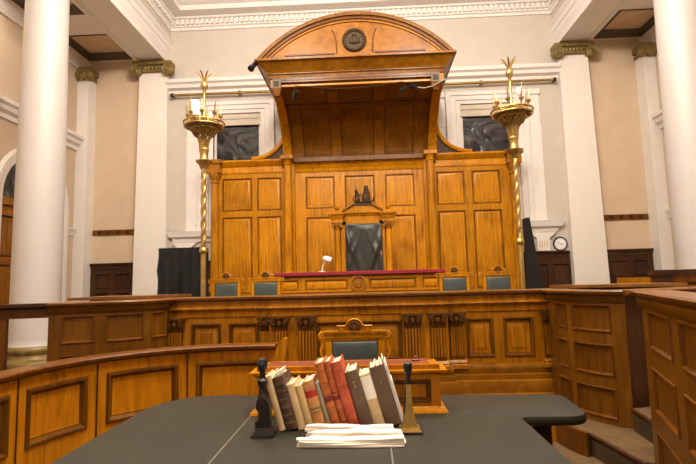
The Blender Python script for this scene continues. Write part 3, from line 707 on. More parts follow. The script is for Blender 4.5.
# ================================================================== CHAIRS (local coordinates, facing -Y)
def make_chair(name, label):
    t = thing(name, label, 'chair', world=0)
    H = .2135
    for q in (-1, 1):
        obj('back_post', MB().box(q*H-.0225, q*H+.0225, .20, .255, 0, 1.045), 'oak', t)
        obj('leg', MB().lathe([(.02,0),(.028,.03),(.02,.08),(.035,.25),(.025,.36),(.035,.40),(.035,.44)], (q*H, -.22, 0), 12), 'oak', t)
        arm = MB().tube([(q*H, .2, .72), (q*(H+.02), .05, .70), (q*(H+.02), -.15, .69), (q*(H+.01), -.22, .66)], [.024,.028,.03,.024], 8)
        obj('arm_rest', arm, 'oak', t)
        obj('arm_post', MB().lathe([(.02,.44),(.03,.50),(.02,.56),(.026,.62),(.02,.67)], (q*(H+.005), -.18, 0), 10), 'oak', t)
        ear = MB(); x = q*(H+.045)
        pts = [(q*(H+.025), .215, 1.05), (x+q*.02, .215, 1.055), (x+q*.035, .215, 1.03), (x+q*.025, .215, 1.0), (x-q*.0, .215, .985), (x+q*.005, .215, .95), (x+q*.02, .215, .91), (x+q*.012, .215, .86), (x-q*.015, .215, .83)]
        ear.tube(pts, [.008,.010,.011,.010,.009,.010,.011,.010,.007], 8); volute(ear, (x, .215, 1.03), .03, .03, n=10, turns=1.5, sgn=q, tr=.006)
        obj('ear_scroll', ear, 'oak', t)
    obj('seat_frame', MB().box(-.26, .26, -.25, .25, .38, .44), 'oak', t)
    obj('seat', MB().frus((0, -.02), .24, .21, .44, .22, .19, .50), 'leather_green', t)
    top = obj('top_rail', MB().box(-.24, .24, .19, .255, 1.01, 1.05).prism([(-.25,1.05),(.25,1.05),(.255,1.06),(.245,1.066),(-.245,1.066),(-.255,1.06)], 'y', .18, .26), 'oak', t)
    # crest with round rosette and scrolled shoulders
    CZ = 1.092
    cr = [(-.14,1.064),(-.125,1.078),(-.14,1.095),(-.14,1.105),(-.08,1.105),(-.07,1.115)]+[(.066*math.sin(a), CZ+.066*math.cos(a)) for a in [math.radians(-60+12*k) for k in range(11)]]+[(.07,1.115),(.08,1.105),(.14,1.105),(.14,1.095),(.125,1.078),(.14,1.064)]
    c_ = obj('crest', MB().prism(cr, 'y', .195, .245), 'oak', t)
    rd = MB()
    pts = [(-.145, .185, 1.105), (-.08, .185, 1.105)]+[(.068*math.sin(a), .185, CZ+.068*math.cos(a)) for a in [math.radians(-72+9*k) for k in range(17)]]+[(.08, .185, 1.105), (.145, .185, 1.105)]
    rd.tube(pts, .009, 6); obj('crest_bead', rd, 'oak', c_)
    ro = MB().lathe([(.052,-.002),(.052,.012),(.04,.016),(.034,.006),(.02,.008),(.012,.018),(.001,.02)], (0, .195, CZ), 20, 'y')
    for k in range(6):
        a = PI*k/3; ro.lathe([(.013,0),(.011,.012),(.001,.016)], (.024*math.cos(a), .195, CZ+.024*math.sin(a)), 8, 'y')
    obj('rosette', ro, 'carved_bench', c_)
    sh = MB()
    for q in (-1, 1): volute(sh, (q*.10, .195, 1.082), .02, .02, n=10, turns=1.5, sgn=q, tr=.005)
    obj('shoulder_scroll', sh, 'oak', c_)
    obj('lower_rail', MB().box(-.21, .21, .20, .25, .60, .66), 'oak', t)
    fr = MB().box(-.192, -.186, .205, .25, .66, 1.0).box(.186, .192, .205, .25, .66, 1.0).box(-.192, .192, .205, .25, .985, 1.012)
    obj('back_frame', fr, 'oak', t)
    T = lambda u, v, w_: (u, .215-w_, v)
    bk = obj('back_cushion', MB().panel(T, -.187, .187, .66, .985, [(0,0),(.004,.012),(.02,.022),(.05,.028),(.09,.031)]), 'leather_green', t)
    sd = MB()
    for k in range(18):
        x = -.176+k*.0207; sd.lathe([(.0042,0),(.003,.003),(.0005,.004)], (x, .203, .978), 6, 'y')
    obj('studs', sd, 'brass', bk)
    return t
clerk = make_chair('clerk_chair', 'carved oak armchair with green leather back facing the table, behind the books')
clerk.location = (.022, 3.8, 0)
specs = [(-2.155, 'green leather oak chair on the dais beside the left brass standard'), (-1.51, 'green leather oak chair just left of the red-topped desk'),
         (1.505, 'green leather oak chair just right of the red-topped desk'), (2.19, 'green leather oak chair on the dais beside the right brass standard')]
for x, lb in specs:
    c = dup(clerk, (x, 7.6, .5), 0, lb, 'chairs on the dais'); c.name = 'dais_chair'
for o in bpy.data.objects:
    if o.name.startswith('dais_chair'): pass

# ================================================================== JUDGE'S DESK
YD = 8.6; TJ = planeT(YD)
t = thing('judge_desk', 'oak desk with red cloth top in front of the throne', 'desk', (0, YD, .85))
jz0, jz1 = .5, 1.58
facade(t, TJ, -1.47, 1.44, jz0+.35, 1.56, [(-1.40, -1.09, 1.345, 1.52), (-.98, -.22, 1.345, 1.52), (.15, .98, 1.345, 1.52), (1.08, 1.38, 1.345, 1.52)], 'oak', loops=RAISED_S)
obj('body', MB().box(-1.47, 1.44, YD+.036, YD+.62, .85, 1.58), 'oak', t)
obj('ring_ornament', MB().lathe([(.15,-.01),(.15,.025),(.13,.035),(.105,.03),(.10,.01),(.075,.01),(.07,.025),(.001,.03)], (-.035, YD, 1.432), 28, 'y'), 'oak_canopy', t)
obj('base_moulding', MB().extr(TJ, -1.47, 1.44, [(0,.85),(.05,.85),(.05,1.22),(.03,1.27),(.05,1.30),(0,1.31)]), 'oak', t)
obj('red_cloth', MB().sweep([(-1.47, YD+.62), (-1.47, YD), (1.44, YD), (1.44, YD+.62)], [(-.3,1.58),(.045,1.58),(.06,1.592),(.06,1.635),(.05,1.645),(.03,1.65),(-.3,1.65)]).box(-1.2, 1.2, YD+.28, YD+.62, 1.58, 1.649), 'red_cloth', t)
t = thing('desk_lamp', 'small white desk lamp on the red cloth', 'lamp', (-.72, YD+.3, 1.68))
lx, ly, lz = -.70, YD+.3, 1.651
obj('base', MB().lathe([(.07,0),(.07,.012),(.03,.02)], (lx, ly, lz), 18), 'white_plastic', t)
obj('arm', MB().tube([(lx, ly, lz+.015), (lx+.01, ly, lz+.1), (lx+.06, ly-.02, lz+.2), (lx+.1, ly-.03, lz+.235)], .009, 8), 'white_plastic', t)
hd = MB().lathe([(.02,0),(.05,.03),(.055,.10),(.05,.16),(.035,.16)], (0, 0, 0), 16, 'x'); R_ = Matrix.Rotation(math.radians(18), 3, 'Y')
hd.v = [tuple(R_ @ Vector(v)+Vector((lx+.02, ly-.04, lz+.26))) for v in hd.v]
obj('shade', hd, 'white_plastic', t)

# ================================================================== THRONE
tx, YT = .055, 10.4
t = thing('judge_throne', 'tall oak throne with columns and pediment, its back covered in black', 'throne', (tx, YT, .85))
obj('back_board', MB().box(tx-.56, tx+.56, YT+.05, YT+.16, .85, 2.82), 'oak', t)
for q in (-1, 1):
    x = tx+q*.55
    cdn = obj('column', MB().lathe([(.075,1.5),(.072,1.9),(.062,2.58)], (x, YT, 0), 20), 'oak', t)
    obj('column_base', MB().lathe([(.1,1.40),(.11,1.42),(.1,1.45),(.085,1.46),(.095,1.49),(.075,1.51)], (x, YT, 0), 20), 'oak', cdn)
    cp = MB().lathe([(.062,2.57),(.075,2.59),(.065,2.61),(.09,2.66),(.10,2.68)], (x, YT, 0), 20).box(x-.11, x+.11, YT-.11, YT+.11, 2.68, 2.72)
    for s_ in (-1, 1): volute(cp, (x+s_*.085, YT-.02, 2.65), .04, .17, n=10, turns=1.6, sgn=s_)
    obj('column_capital', cp, 'oak_canopy', cdn)
    obj('pedestal', MB().box(x-.12, x+.12, YT-.12, YT+.12, .85, 1.40), 'oak', t)
    obj('entablature_block', MB().sweep([(x-.13, YT+.12), (x-.13, YT-.13), (x+.13, YT-.13), (x+.13, YT+.12)], [(-.1,2.72),(0,2.72),(0,2.80),(.015,2.81),(.03,2.87),(.06,2.90),(.06,2.94),(-.1,2.94)]).box(x-.1, x+.1, YT-.08, YT+.14, 2.72, 2.935), 'oak', t)
    obj('finial', MB().box(x-.07, x+.07, YT-.07, YT+.07, 2.94, 2.98).lathe([(.05,2.98),(.03,3.0),(.06,3.04),(.065,3.07),(.03,3.11),(.001,3.13)], (x, YT, 0), 14), 'oak', t)
    # raking pediment piece
    x0_, x1_ = tx+q*.44, tx+q*.20
    obj('raking_moulding', MB().prism([(x0_, 2.96), (x0_-q*.0, 3.0), (x1_, 3.17), (x1_, 3.10)], 'y', YT-.14, YT+.05), 'oak_canopy', t)
obj('frieze', MB().extr(planeT(YT), tx-.44, tx+.44, [(-.1,2.76),(.02,2.76),(.02,2.86),(.05,2.89),(.06,2.94),(-.1,2.94)]), 'oak', t)
obj('pediment', MB().prism([(tx-.44, 2.93), (tx+.44, 2.93), (tx+.2, 3.09), (tx-.2, 3.09)], 'y', YT-.08, YT+.08), 'oak', t)
obj('crest_plinth', MB().box(tx-.26, tx+.26, YT-.1, YT+.08, 3.085, 3.13), 'carved_dark', t)
sf = MB()
for x0_, x1_, z0_, z1_ in ((tx-.47, tx-.36, 1.2, 2.76), (tx+.36, tx+.47, 1.2, 2.76), (tx-.47, tx+.47, 2.68, 2.78)): sf.box(x0_, x1_, YT-.03, YT+.06, z0_, z1_)
obj('back_frame', sf, 'oak', t)
# carved group: shield with crown between two upright beasts
cg = MB()
def blob(m, c, a, b, h, n=10):
    prof = [(.001,-1),(.5,-.87),(.87,-.5),(1,0),(.87,.5),(.5,.87),(.001,1)]
    k0 = len(m.v); m.lathe([(r, z) for r, z in prof], (0, 0, 0), n)
    m.v[k0:] = [(c[0]+v[0]*a, c[1]+v[1]*b, c[2]+v[2]*h) for v in m.v[k0:]]
yb_ = YT-.02; zb = 3.13; cxx = tx+.09
blob(cg, (cxx, yb_, zb+.13), .10, .06, .14); blob(cg, (cxx+.01, yb_, zb+.24), .075, .06, .08); blob(cg, (cxx, yb_-.02, zb+.32), .05, .05, .055)
for k in range(3): cg.lathe([(.012,0),(.016,.03),(.001,.06)], (cxx-.03+k*.03, yb_, zb+.35), 6)
blob(cg, (cxx-.19, yb_, zb+.09), .065, .06, .10); blob(cg, (cxx-.20, yb_, zb+.20), .05, .05, .07); blob(cg, (cxx-.21, yb_-.03, zb+.265), .04, .05, .04)
cg.tube([(cxx-.21, yb_-.03, zb+.30), (cxx-.225, yb_-.03, zb+.35)], [.012, .003], 6)
cg.tube([(cxx-.16, yb_-.03, zb+.18), (cxx-.10, yb_-.03, zb+.20)], .018, 6); cg.tube([(cxx-.25, yb_, zb+.04), (cxx-.29, yb_, zb+.10), (cxx-.26, yb_, zb+.17)], .014, 6)
cg.tube([(cxx+.08, yb_, zb+.05), (cxx+.15, yb_, zb+.07), (cxx+.16, yb_, zb+.14)], .016, 6); blob(cg, (cxx+.10, yb_-.01, zb+.04), .07, .06, .04); blob(cg, (cxx-.10, yb_-.01, zb+.03), .09, .06, .03)
obj('carved_crest', cg, 'carved_dark', t)
# black cover with V folds
nx, nz = 40, 44; vs_, fs_ = [], []
xa, xb, za, zb2 = tx-.385, tx+.415, 1.1, 2.70
for j in range(nz+1):
    for i in range(nx+1):
        u, v = i/nx, j/nz
        d = 0
        for sl, ph, am in ((1.5, 0, .03), (1.1, .9, .025), (-1.5, .2, .03), (-1.0, 1.3, .025)):
            k = (u-.5)*sl*7+(1-v)*8+ph; d += am*max(0, math.cos(k))**3*min(1, abs(u-.5)*3+.2)
        d += .02*math.sin(u*9+v*3)
        edge = min(1, min(u, 1-u)*10)*min(1, (1-v)*14)
        vs_.append((xa+(xb-xa)*u, YT-.035-d*edge, za+(zb2-za)*v))
for j in range(nz):
    for i in range(nx): a = j*(nx+1)+i; fs_.append((a, a+1, a+nx+2, a+nx+1))
cv = obj('black_cover', MB().add(vs_, fs_), 'leather_black', t, smooth=80)
sm = cv.modifiers.new('thick', 'SOLIDIFY'); sm.thickness = .012
obj('seat_box', MB().box(tx-.45, tx+.45, YT-.55, YT+.05, .85, 1.3), 'oak', t)

# ================================================================== REREDOS AND CANOPY
YR = 11.3; T = planeT(YR)
t = thing('panelled_screen', 'tall golden oak panelled screen filling the wall behind the throne', 'screen', (0, YR, .85))
ox = .05
for q, nm in ((-1, 'l'), (1, 'r')):
    P = []
    for a, b in (((-2.44, -1.86), (-3.28, -2.56)) if q < 0 else ((1.80, 2.45), (2.62, 3.28))):
        u_a, u_b = sorted((a, b))
        P += [(u_a, u_b, 3.20, 3.99), (u_a, u_b, 1.25, 3.06)]
    u_a, u_b = (-3.55, -1.72) if q < 0 else (1.66, 3.70)
    facade(t, T, u_a, u_b, .85, 4.12, P, 'oak', loops=RAISED)
    obj('backing', MB().box(u_a, u_b, YR+.036, YR+.4, .85, 4.3), 'oak', t)
    u_a, u_b = (-3.56, -1.72) if q < 0 else (1.68, 3.72)
    obj('entablature', MB().extr(T, u_a, u_b, [(-.3,4.10),(.02,4.10),(.03,4.16),(.02,4.18),(.02,4.25),(.05,4.27),(.09,4.32),(.13,4.36),(.13,4.40),(-.3,4.42)]), 'oak', t)
    # end pilaster
    xc = -3.44 if q < 0 else 3.58
    ep = obj('end_pilaster', MB().lathe([(.10,1.0),(.095,2.5),(.085,3.86)], (xc, YR-.06, 0), 20).box(xc-.12, xc+.12, YR-.16, YR+.04, .85, 1.02), 'oak', t)
    obj('pilaster_capital', MB().lathe([(.085,3.85),(.105,3.88),(.09,3.92),(.12,3.99),(.15,4.04),(.15,4.10)], (xc, YR-.06, 0), 20).box(xc-.16, xc+.16, YR-.2, YR+.0, 4.10, 4.32).box(xc-.2, xc+.2, YR-.24, YR+.0, 4.32, 4.41), 'oak_canopy', ep)
    # swept shoulder on top
    pts = [(ox+q*(1.83+.62*(1-math.cos(a))), 4.42+.62*(1-math.sin(a))) for a in [PI/2*k/12 for k in range(13)]]
    ring_ = [(ox+q*(1.83+.78*(1-math.cos(a)))-q*.0, 4.42+.72*(1-math.sin(a))+.06) for a in [PI/2*k/12 for k in range(13)]]
    sw = obj('swept_shoulder', MB().prism([(ox+q*1.8, 4.42)]+[(ox+q*1.8, 5.1)]+[(ox+q*(1.8+.75*(1-math.cos(a))), 4.42+.68*(1-math.sin(a))) for a in [PI/2*k/14 for k in range(15)]][0:15], 'y', YR-.02, YR+.08), 'walnut', t)
    obj('shoulder_moulding', MB().tube([(ox+q*(1.8+.80*(1-math.cos(a))), YR-.05, 4.44+.70*(1-math.sin(a))) for a in [PI/2*k/14 for k in range(15)]], .05, 8), 'oak', sw)
    # post
    xp = -1.685 if q < 0 else 1.655
    ps = obj('post', MB().lathe([(.10,1.72),(.10,2.9),(.085,4.22)], (xp, YR-.14, 0), 20), 'oak', t)
    obj('post_base', MB().lathe([(.14,1.60),(.14,1.64),(.12,1.66),(.13,1.69),(.10,1.73)], (xp, YR-.14, 0), 20).box(xp-.15, xp+.15, YR-.29, YR+.02, .85, 1.60), 'oak', ps)
    obj('post_capital', MB().lathe([(.085,4.21),(.105,4.24),(.09,4.27),(.11,4.33),(.13,4.36)], (xp, YR-.14, 0), 20).box(xp-.15, xp+.15, YR-.29, YR+.04, 4.36, 4.44), 'oak', ps)
    obj('post_backing', MB().box(xp-.14, xp+.14, YR-.02, YR+.2, .85, 4.40), 'oak', ps)
YCn = YR+.12; Tc = planeT(YCn)
facade(t, Tc, -1.62, 1.66, .85, 4.12, [(a, b, z0, z1) for a, b in ((-1.30, -.60), (-.36, .36), (.60, 1.30)) for z0, z1 in ((3.22, 4.0), (1.25, 3.02))], 'oak', loops=RAISED, fname='centre_frame')
obj('centre_backing', MB().box(-1.62, 1.66, YCn+.036, YCn+.3, .85, 4.3), 'oak', t)
obj('centre_moulding', MB().extr(Tc, -1.62, 1.66, [(-.1,4.10),(.02,4.10),(.04,4.16),(.03,4.18),(.06,4.22),(.10,4.30),(.12,4.36),(-.1,4.38)]), 'oak', t)

t = thing('canopy', 'curved oak canopy with arched pediment over the throne', 'canopy', (0, 10.2, 4.4))
EY, EZ, A_, B_ = 9.46, 4.36, 1.76, 1.17
def TC(u, v, w_):       # v in degrees along the cove; face looks to the front and down
    a = math.radians(v); y, z = EY+A_*math.cos(a), EZ+B_*math.sin(a)
    nx_, nz_ = -math.cos(a)/A_, -math.sin(a)/B_; l = math.hypot(nx_, nz_)
    return (u, y+nx_/l*w_, z+nz_/l*w_)
def cove_panel(u0, u1, v0, v1, loops):
    # loops use a metric inset along v too
    m = MB(); k = 1/ math.radians(1)/1.45
    rows = []; nv = 10
    for ins, w_ in loops:
        a, b, c_, d = u0+ins, u1-ins, v0+ins*k, v1-ins*k; L = []
        L.append(TC(a, c_, w_))
        for j in range(nv): L.append(TC(b, c_+(d-c_)*j/nv, w_))
        L.append(TC(b, d, w_))
        for j in range(nv): L.append(TC(a, d-(d-c_)*j/nv, w_))
        rows.append(L)
    mm = len(rows[0]); fs = []
    for i in range(len(rows)-1):
        for q in range(mm): q2 = (q+1) % mm; fs.append((i*mm+q, i*mm+q2, (i+1)*mm+q2, (i+1)*mm+q))
    m.add([p for r_ in rows for p in r_], fs)
    ins, w_ = loops[-1]
    m.cell(TC, u0+ins, u1-ins, v0+ins*k, v1-ins*k, w_-.01, w_, 1, nv)
    return m
cu = [(-1.30, -.62), (-.40, .38), (.60, 1.30)]; cvv = [(3, 55), (62, 86)]
us = [-1.62, -1.30, -.62, -.40, .38, .60, 1.30, 1.66]; vz = [-2, 3, 55, 62, 86, 90]
m = MB()
for i in range(len(us)-1):
    for j in range(len(vz)-1):
        c1_, c2_ = (us[i]+us[i+1])/2, (vz[j]+vz[j+1])/2
        if any(a < c1_ < b for a, b in cu) and any(a < c2_ < b for a, b in cvv): continue
        m.cell(TC, us[i], us[i+1], vz[j], vz[j+1], -.04, 0, 1, max(1, int((vz[j+1]-vz[j])/5)))
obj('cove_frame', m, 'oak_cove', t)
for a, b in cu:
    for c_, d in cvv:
        po = obj('cove_panel', cove_panel(a, b, c_, d, RAISED_S), 'oak_cove', t); po.data.materials.append(MATS['oak_mould_shade'])
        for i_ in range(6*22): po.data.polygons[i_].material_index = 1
m = MB()
m.extr(lambda u, v, w_: TC(u, v, w_), -1.62, 1.66, [(0,57),(.03,57),(.05,59),(.03,61),(0,61)]); obj('cove_rail', m, 'oak_red', t)
# side ribs following the curve, widening to the front corners
for q in (-1, 1):
    vs_, fs_ = [], []; n = 16
    for k in range(n+1):
        v = 92*k/n; f = (k/n); xi_ = ox*0+.02+q*(1.60-.0*f); xo_ = .02+q*(1.80-.05*f*f)
        for x, w_ in ((xi_, -.06), (xo_, -.06), (xo_, .10), (xi_, .10)): vs_.append(TC(x, v-2, w_))
    for k in range(n):
        for j in range(4): j2 = (j+1) % 4; fs_.append((k*4+j, k*4+j2, k*4+4+j2, k*4+4+j))
    fs_ += [(0,1,2,3), (n*4+3, n*4+2, n*4+1, n*4)]
    obj('curved_rib', MB().add(vs_, fs_), 'oak', t)
    pl = [(EY+A_*math.cos(math.radians(5*k)), EZ+B_*math.sin(math.radians(5*k))) for k in range(19)]+[(11.7, EZ+B_), (11.7, EZ)]
    a, b = sorted((.02+q*1.70, .02+q*1.76)); obj('side_cheek', MB().prism(pl, 'x', a, b), 'oak_red', t)
# frieze / cornice around three sides
obj('cornice', MB().sweep([(-1.70, 11.75), (-1.70, 9.54), (1.70, 9.54), (1.70, 11.75)], [(-.14,5.72),(.12,5.72),(.14,5.76),(.19,5.80),(.24,5.86),(.29,5.90),(.31,5.91),(.31,5.945),(-.14,5.945)]), 'oak_arch', t)
obj('frieze', MB().sweep([(-1.70, 11.75), (-1.70, 9.54), (1.70, 9.54), (1.70, 11.75)], [(-.14,5.47),(0,5.47),(.01,5.52),(.04,5.54),(.04,5.60),(.07,5.62),(.08,5.68),(.11,5.70),(.11,5.72),(-.14,5.72)]), 'oak_arch', t)
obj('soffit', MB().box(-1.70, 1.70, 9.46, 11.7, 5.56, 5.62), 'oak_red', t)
obj('front_bead', MB().box(-1.66, 1.66, 9.50, 9.56, 5.455, 5.49), 'oak', t)
RR = 2.60; zc0 = 5.945+.93-RR; half = 2.01
amax = math.asin(half/RR)
def arc(R_, n=36, lim=None):
    am = lim if lim else math.acos(max(-1, min(1, (5.945-zc0)/R_)))
    return [(R_*math.sin(-am+2*am*k/n), zc0+R_*math.cos(-am+2*am*k/n)) for k in range(n+1)]
obj('arched_roof', MB().prism(arc(RR-.10), 'y', 9.42, 11.75), 'oak_canopy', t)
obj('tympanum', MB().prism(arc(RR-.12), 'y', 9.375, 9.42), 'oak_pediment', t)
def archband(r0_, r1_, y0_, y1_):
    m_ = MB(); a1 = arc(r1_); a0 = arc(r0_)
    pts = a1+a0[::-1]
    n_ = len(a1); vs_ = [(p[0], y0_, p[1]) for p in a1]+[(p[0], y0_, p[1]) for p in a0]+[(p[0], y1_, p[1]) for p in a1]+[(p[0], y1_, p[1]) for p in a0]
    fs_ = []
    for k in range(n_-1):
        fs_ += [(k, k+1, n_+k+1, n_+k), (2*n_+k, 3*n_+k, 3*n_+k+1, 2*n_+k+1), (k, 2*n_+k, 2*n_+k+1, k+1), (n_+k, n_+k+1, 3*n_+k+1, 3*n_+k)]
    fs_ += [(0, n_, 3*n_, 2*n_), (n_-1, 3*n_-1, 4*n_-1, 2*n_-1)]
    return m_.add(vs_, fs_)
obj('arch_moulding', archband(RR-.07, RR, 9.27, 11.75), 'oak_arch', t)
obj('arch_moulding', archband(RR-.13, RR-.07, 9.31, 9.42), 'oak_red', t)
obj('arch_moulding', archband(RR-.17, RR-.13, 9.345, 9.42), 'oak_canopy', t)
for q in (-1, 1):
    sp_ = MB().box(*sorted((q*.40, q*1.42)), 9.355, 9.38, 6.035, 6.065)
    sp_.tube([(q*.36+q*.10*(1-math.sin(a)), 9.368, 6.05+.50*math.cos(a)) for a in [PI/2*k/8*1.0 for k in range(9)]], .014, 6)
    obj('tympanum_bead', sp_, 'oak_red', t)
md = MB().lathe([(.24,0),(.245,.03),(.22,.055),(.185,.05),(.175,.025),(.10,.03),(.001,.045)], (.0, 9.375, 6.31), 32, 'y')
for k in range(22):
    a = 2*PI*k/22; blob(md, (.212*math.cos(a), 9.33, 6.31+.212*math.sin(a)), .03, .03, .03, 7)
blob(md, (0, 9.335, 6.30), .06, .04, .09, 10); blob(md, (-.07, 9.34, 6.29), .045, .03, .07, 8); blob(md, (.07, 9.34, 6.29), .045, .03, .07, 8); blob(md, (0, 9.335, 6.41), .045, .03, .03, 8)
obj('medallion', md, 'carved_dark', t, label if False else 50) if False else obj('medallion', md, 'carved_dark', t, 50)
for q in (-1, 1):
    x = q*1.60+.0
    bb = obj('corner_block', MB().box(x-.085, x+.085, 9.40, 9.54, 5.40, 5.57), 'seam_tan', t)
    obj('block_face', MB().box(x-.055, x+.055, 9.39, 9.405, 5.43, 5.54), 'carved_dark', bb)
    obj('corner_corbel', MB().frus((x, 9.48), .05, .05, 5.24, .09, .08, 5.40), 'oak_red', t)
# spotlights under the canopy
def spot(loc, aim, label, s=1.0, arm=None):
    t = thing('spotlight', label, 'spotlight', loc, 'small spotlights on the canopy')
    d = Vector(aim).normalized(); L_ = MB().lathe([(.03*s,-.11*s),(.045*s,-.10*s),(.045*s,.05*s),(.06*s,.07*s),(.06*s,.11*s),(.045*s,.11*s)], (0,0,0), 16)
    R_ = d.to_track_quat('Z', 'Y').to_matrix(); L_.v = [tuple(R_ @ Vector(v)+Vector(loc)) for v in L_.v]
    obj('lamp_head', L_, 'black_plastic', t)
    gl = MB().lathe([(.044*s, .1*s), (.044*s, .105*s), (.001, .106*s)], (0,0,0), 14); gl.v = [tuple(R_ @ Vector(v)+Vector(loc)) for v in gl.v]
    obj('lens', gl, 'white_plastic', t)
    obj('bracket', MB().tube(arm, .012*s, 8), 'black_plastic', t)
spot((-1.24, 9.55, 5.28), (.3, -.5, .5), 'black spotlight hanging under the left of the canopy', 1.0, [(-1.26, 9.58, 5.18), (-1.30, 9.62, 5.30), (-1.26, 9.62, 5.56)])
spot((.96, 9.55, 5.32), (-.5, -.4, -.5), 'black spotlight under the canopy, right side, inner one', .85, [(.98, 9.55, 5.36), (1.0, 9.58, 5.44), (1.0, 9.58, 5.56)])
spot((1.18, 9.53, 5.36), (.5, -.5, -.3), 'black spotlight under the canopy, right side, outer one with a wire', .85, [(1.16, 9.55, 5.38), (1.15, 9.58, 5.46), (1.15, 9.58, 5.56)])
spot((-2.06, 9.36, 5.86), (-.3, -.5, -.7), 'black spotlight clipped to the left outer corner of the canopy', 1.1, [(-2.05, 9.36, 5.9), (-2.03, 9.36, 5.98), (-1.98, 9.34, 5.98)])
t = thing('cable', 'thin wire looping under the front of the canopy', 'cable', (0, 9.45, 5.4))
obj('wire', MB().tube([(-1.24+2.2*k/12, 9.5, 5.47-.10*math.sin(PI*k/12)) for k in range(13)], .006, 6), 'carved_dark', t)
obj('wire', MB().tube([(1.22, 9.50, 5.34), (1.36, 9.44, 5.28), (1.52, 9.38, 5.29), (1.62, 9.36, 5.34), (1.80, 9.36, 5.42)], .012, 6), 'book_grey', t)

# ================================================================== BRASS STANDARDS (local coordinates)
def make_standard(label):
    t = thing('brass_standard', label, 'lamp standard', world=0)
    obj('base', MB().lathe([(.22,0),(.22,.05),(.17,.08),(.15,.15),(.08,.22),(.06,.35)], n=28), 'brass', t)
    obj('lower_pole', MB().lathe([(.038,.3),(.038,1.42),(.055,1.44),(.065,1.47),(.055,1.50),(.038,1.52)], n=20), 'brass', t)
    # twisted shaft
    vs_, fs_ = [], []; nz_, n = 120, 16
    for j in range(nz_+1):
        z = 1.52+1.2*j/nz_
        for k in range(n):
            a = 2*PI*k/n; r = .037+.007*math.cos(2*(a-z*17)); vs_.append((r*math.cos(a), r*math.sin(a), z))
    for j in range(nz_):
        for k in range(n): k2 = (k+1) % n; fs_.append((j*n+k, j*n+k2, (j+1)*n+k2, (j+1)*n+k))
    obj('twisted_shaft', MB().add(vs_, fs_), 'brass', t)
    obj('dish', MB().lathe([(.05,2.70),(.06,2.73),(.08,2.77),(.115,2.80),(.12,2.82),(.08,2.83),(.06,2.86),(.06,2.95),(.075,2.99),(.06,3.03)], n=28), 'brass', t)
    bsk = MB()
    prof = [(.06,3.0),(.065,3.08),(.085,3.16),(.13,3.24),(.20,3.30),(.28,3.34)]
    for k in range(16):
        a = 2*PI*k/16; bsk.tube([(r*math.cos(a+.25*i*0), r*math.sin(a), z) for i, (r, z) in enumerate(prof)], .011, 6)
        a2 = a+PI/16
        bsk.tube([(.09*math.cos(a), .09*math.sin(a), 3.17), (.15*math.cos(a2), .15*math.sin(a2), 3.22), (.20*math.cos(a2+PI/16), .20*math.sin(a2+PI/16), 3.30)], .008, 5)
        bsk.tube([(.15*math.cos(a2), .15*math.sin(a2), 3.22), (.20*math.cos(a), .20*math.sin(a), 3.30)], .008, 5)
    obj('basket', bsk, 'brass_dark', t)
    def torus(R_, z, r): return MB().tube([(R_*math.cos(2*PI*k/32), R_*math.sin(2*PI*k/32), z) for k in range(33)], r, 8)
    obj('basket_ring', torus(.20, 3.30, .014), 'brass', t)
    rim = torus(.285, 3.345, .012)
    for k in range(32):
        a = 2*PI*k/32; rim.tube([(.285*math.cos(a), .285*math.sin(a), 3.345), (.298*math.cos(a), .298*math.sin(a), 3.40)], .007, 5)
    r2 = torus(.298, 3.40, .013); rim.add(r2.v, r2.f); obj('rim', rim, 'brass', t)
    obj('tray', MB().lathe([(.03,3.37),(.22,3.365),(.26,3.355),(.26,3.345),(.22,3.35),(.03,3.355)], n=32), 'brass_dark', t)
    obj('stem', MB().lathe([(.05,3.05),(.03,3.2),(.025,3.45),(.04,3.48),(.022,3.52),(.02,3.85),(.022,3.92),(.045,3.95),(.055,3.99),(.045,4.03),(.022,4.05),(.03,4.08)], n=16), 'brass', t)
    for k in range(6):
        a = 2*PI*k/6+.3; c_, s_ = math.cos(a), math.sin(a)
        obj('finial_leaf', MB().tube([(0.02*c_, .02*s_, 4.05), (.035*c_, .035*s_, 4.12), (.08*c_, .08*s_, 4.18), (.13*c_, .13*s_, 4.20)], [.012,.014,.012,.003], 6), 'brass_dark', t)
    for k in range(8):
        a = 2*PI*k/8+.2; c_, s_ = math.cos(a), math.sin(a)
        b_ = obj('burner', MB().tube([(.10*c_, .10*s_, 3.40), (.17*c_, .17*s_, 3.37), (.22*c_, .22*s_, 3.42), (.24*c_, .24*s_, 3.50)], .012, 6).lathe([(.012,3.48),(.03,3.50),(.035,3.53),(.02,3.54)], (.24*c_, .24*s_, 0), 10), 'brass', t)
        obj('candle_spike', MB().tube([(.24*c_, .24*s_, 3.54), (.255*c_, .255*s_, 3.62), (.26*c_+.01*(k % 3), .26*s_, 3.70+.03*(k % 3))], [.010,.013,.004], 6), 'page_edge' if k % 3 == 0 else 'brass_dark', b_)
    lf = MB()
    for k in range(10):
        a = 2*PI*k/10; c_, s_ = math.cos(a), math.sin(a)
        blob(lf, (.10*c_, .10*s_, 3.44), .03, .03, .06, 7); blob(lf, (.18*c_, .18*s_, 3.42), .025, .025, .035, 6)
    obj('leaf_cluster', lf, 'brass', t)
    return t
s1 = make_standard('brass lamp standard left of the canopy, holding a small white shade')
s2 = dup(s1, (2.33, 7.05, .5), .9, 'brass lamp standard right of the canopy, without a shade')
s1.location = (-2.27, 7.05, .5)
obj('shade', MB().lathe([(.07,3.48),(.075,3.5),(.072,3.70),(.06,3.715),(.06,3.70)], (-.10, -.12, 0), 20), 'white_plastic', s1)
obj('tulip_shade', MB().lathe([(.012,3.55),(.03,3.57),(.04,3.62),(.035,3.66),(.02,3.66)], (-.16, -.18, 0), 14), 'paper', s2)

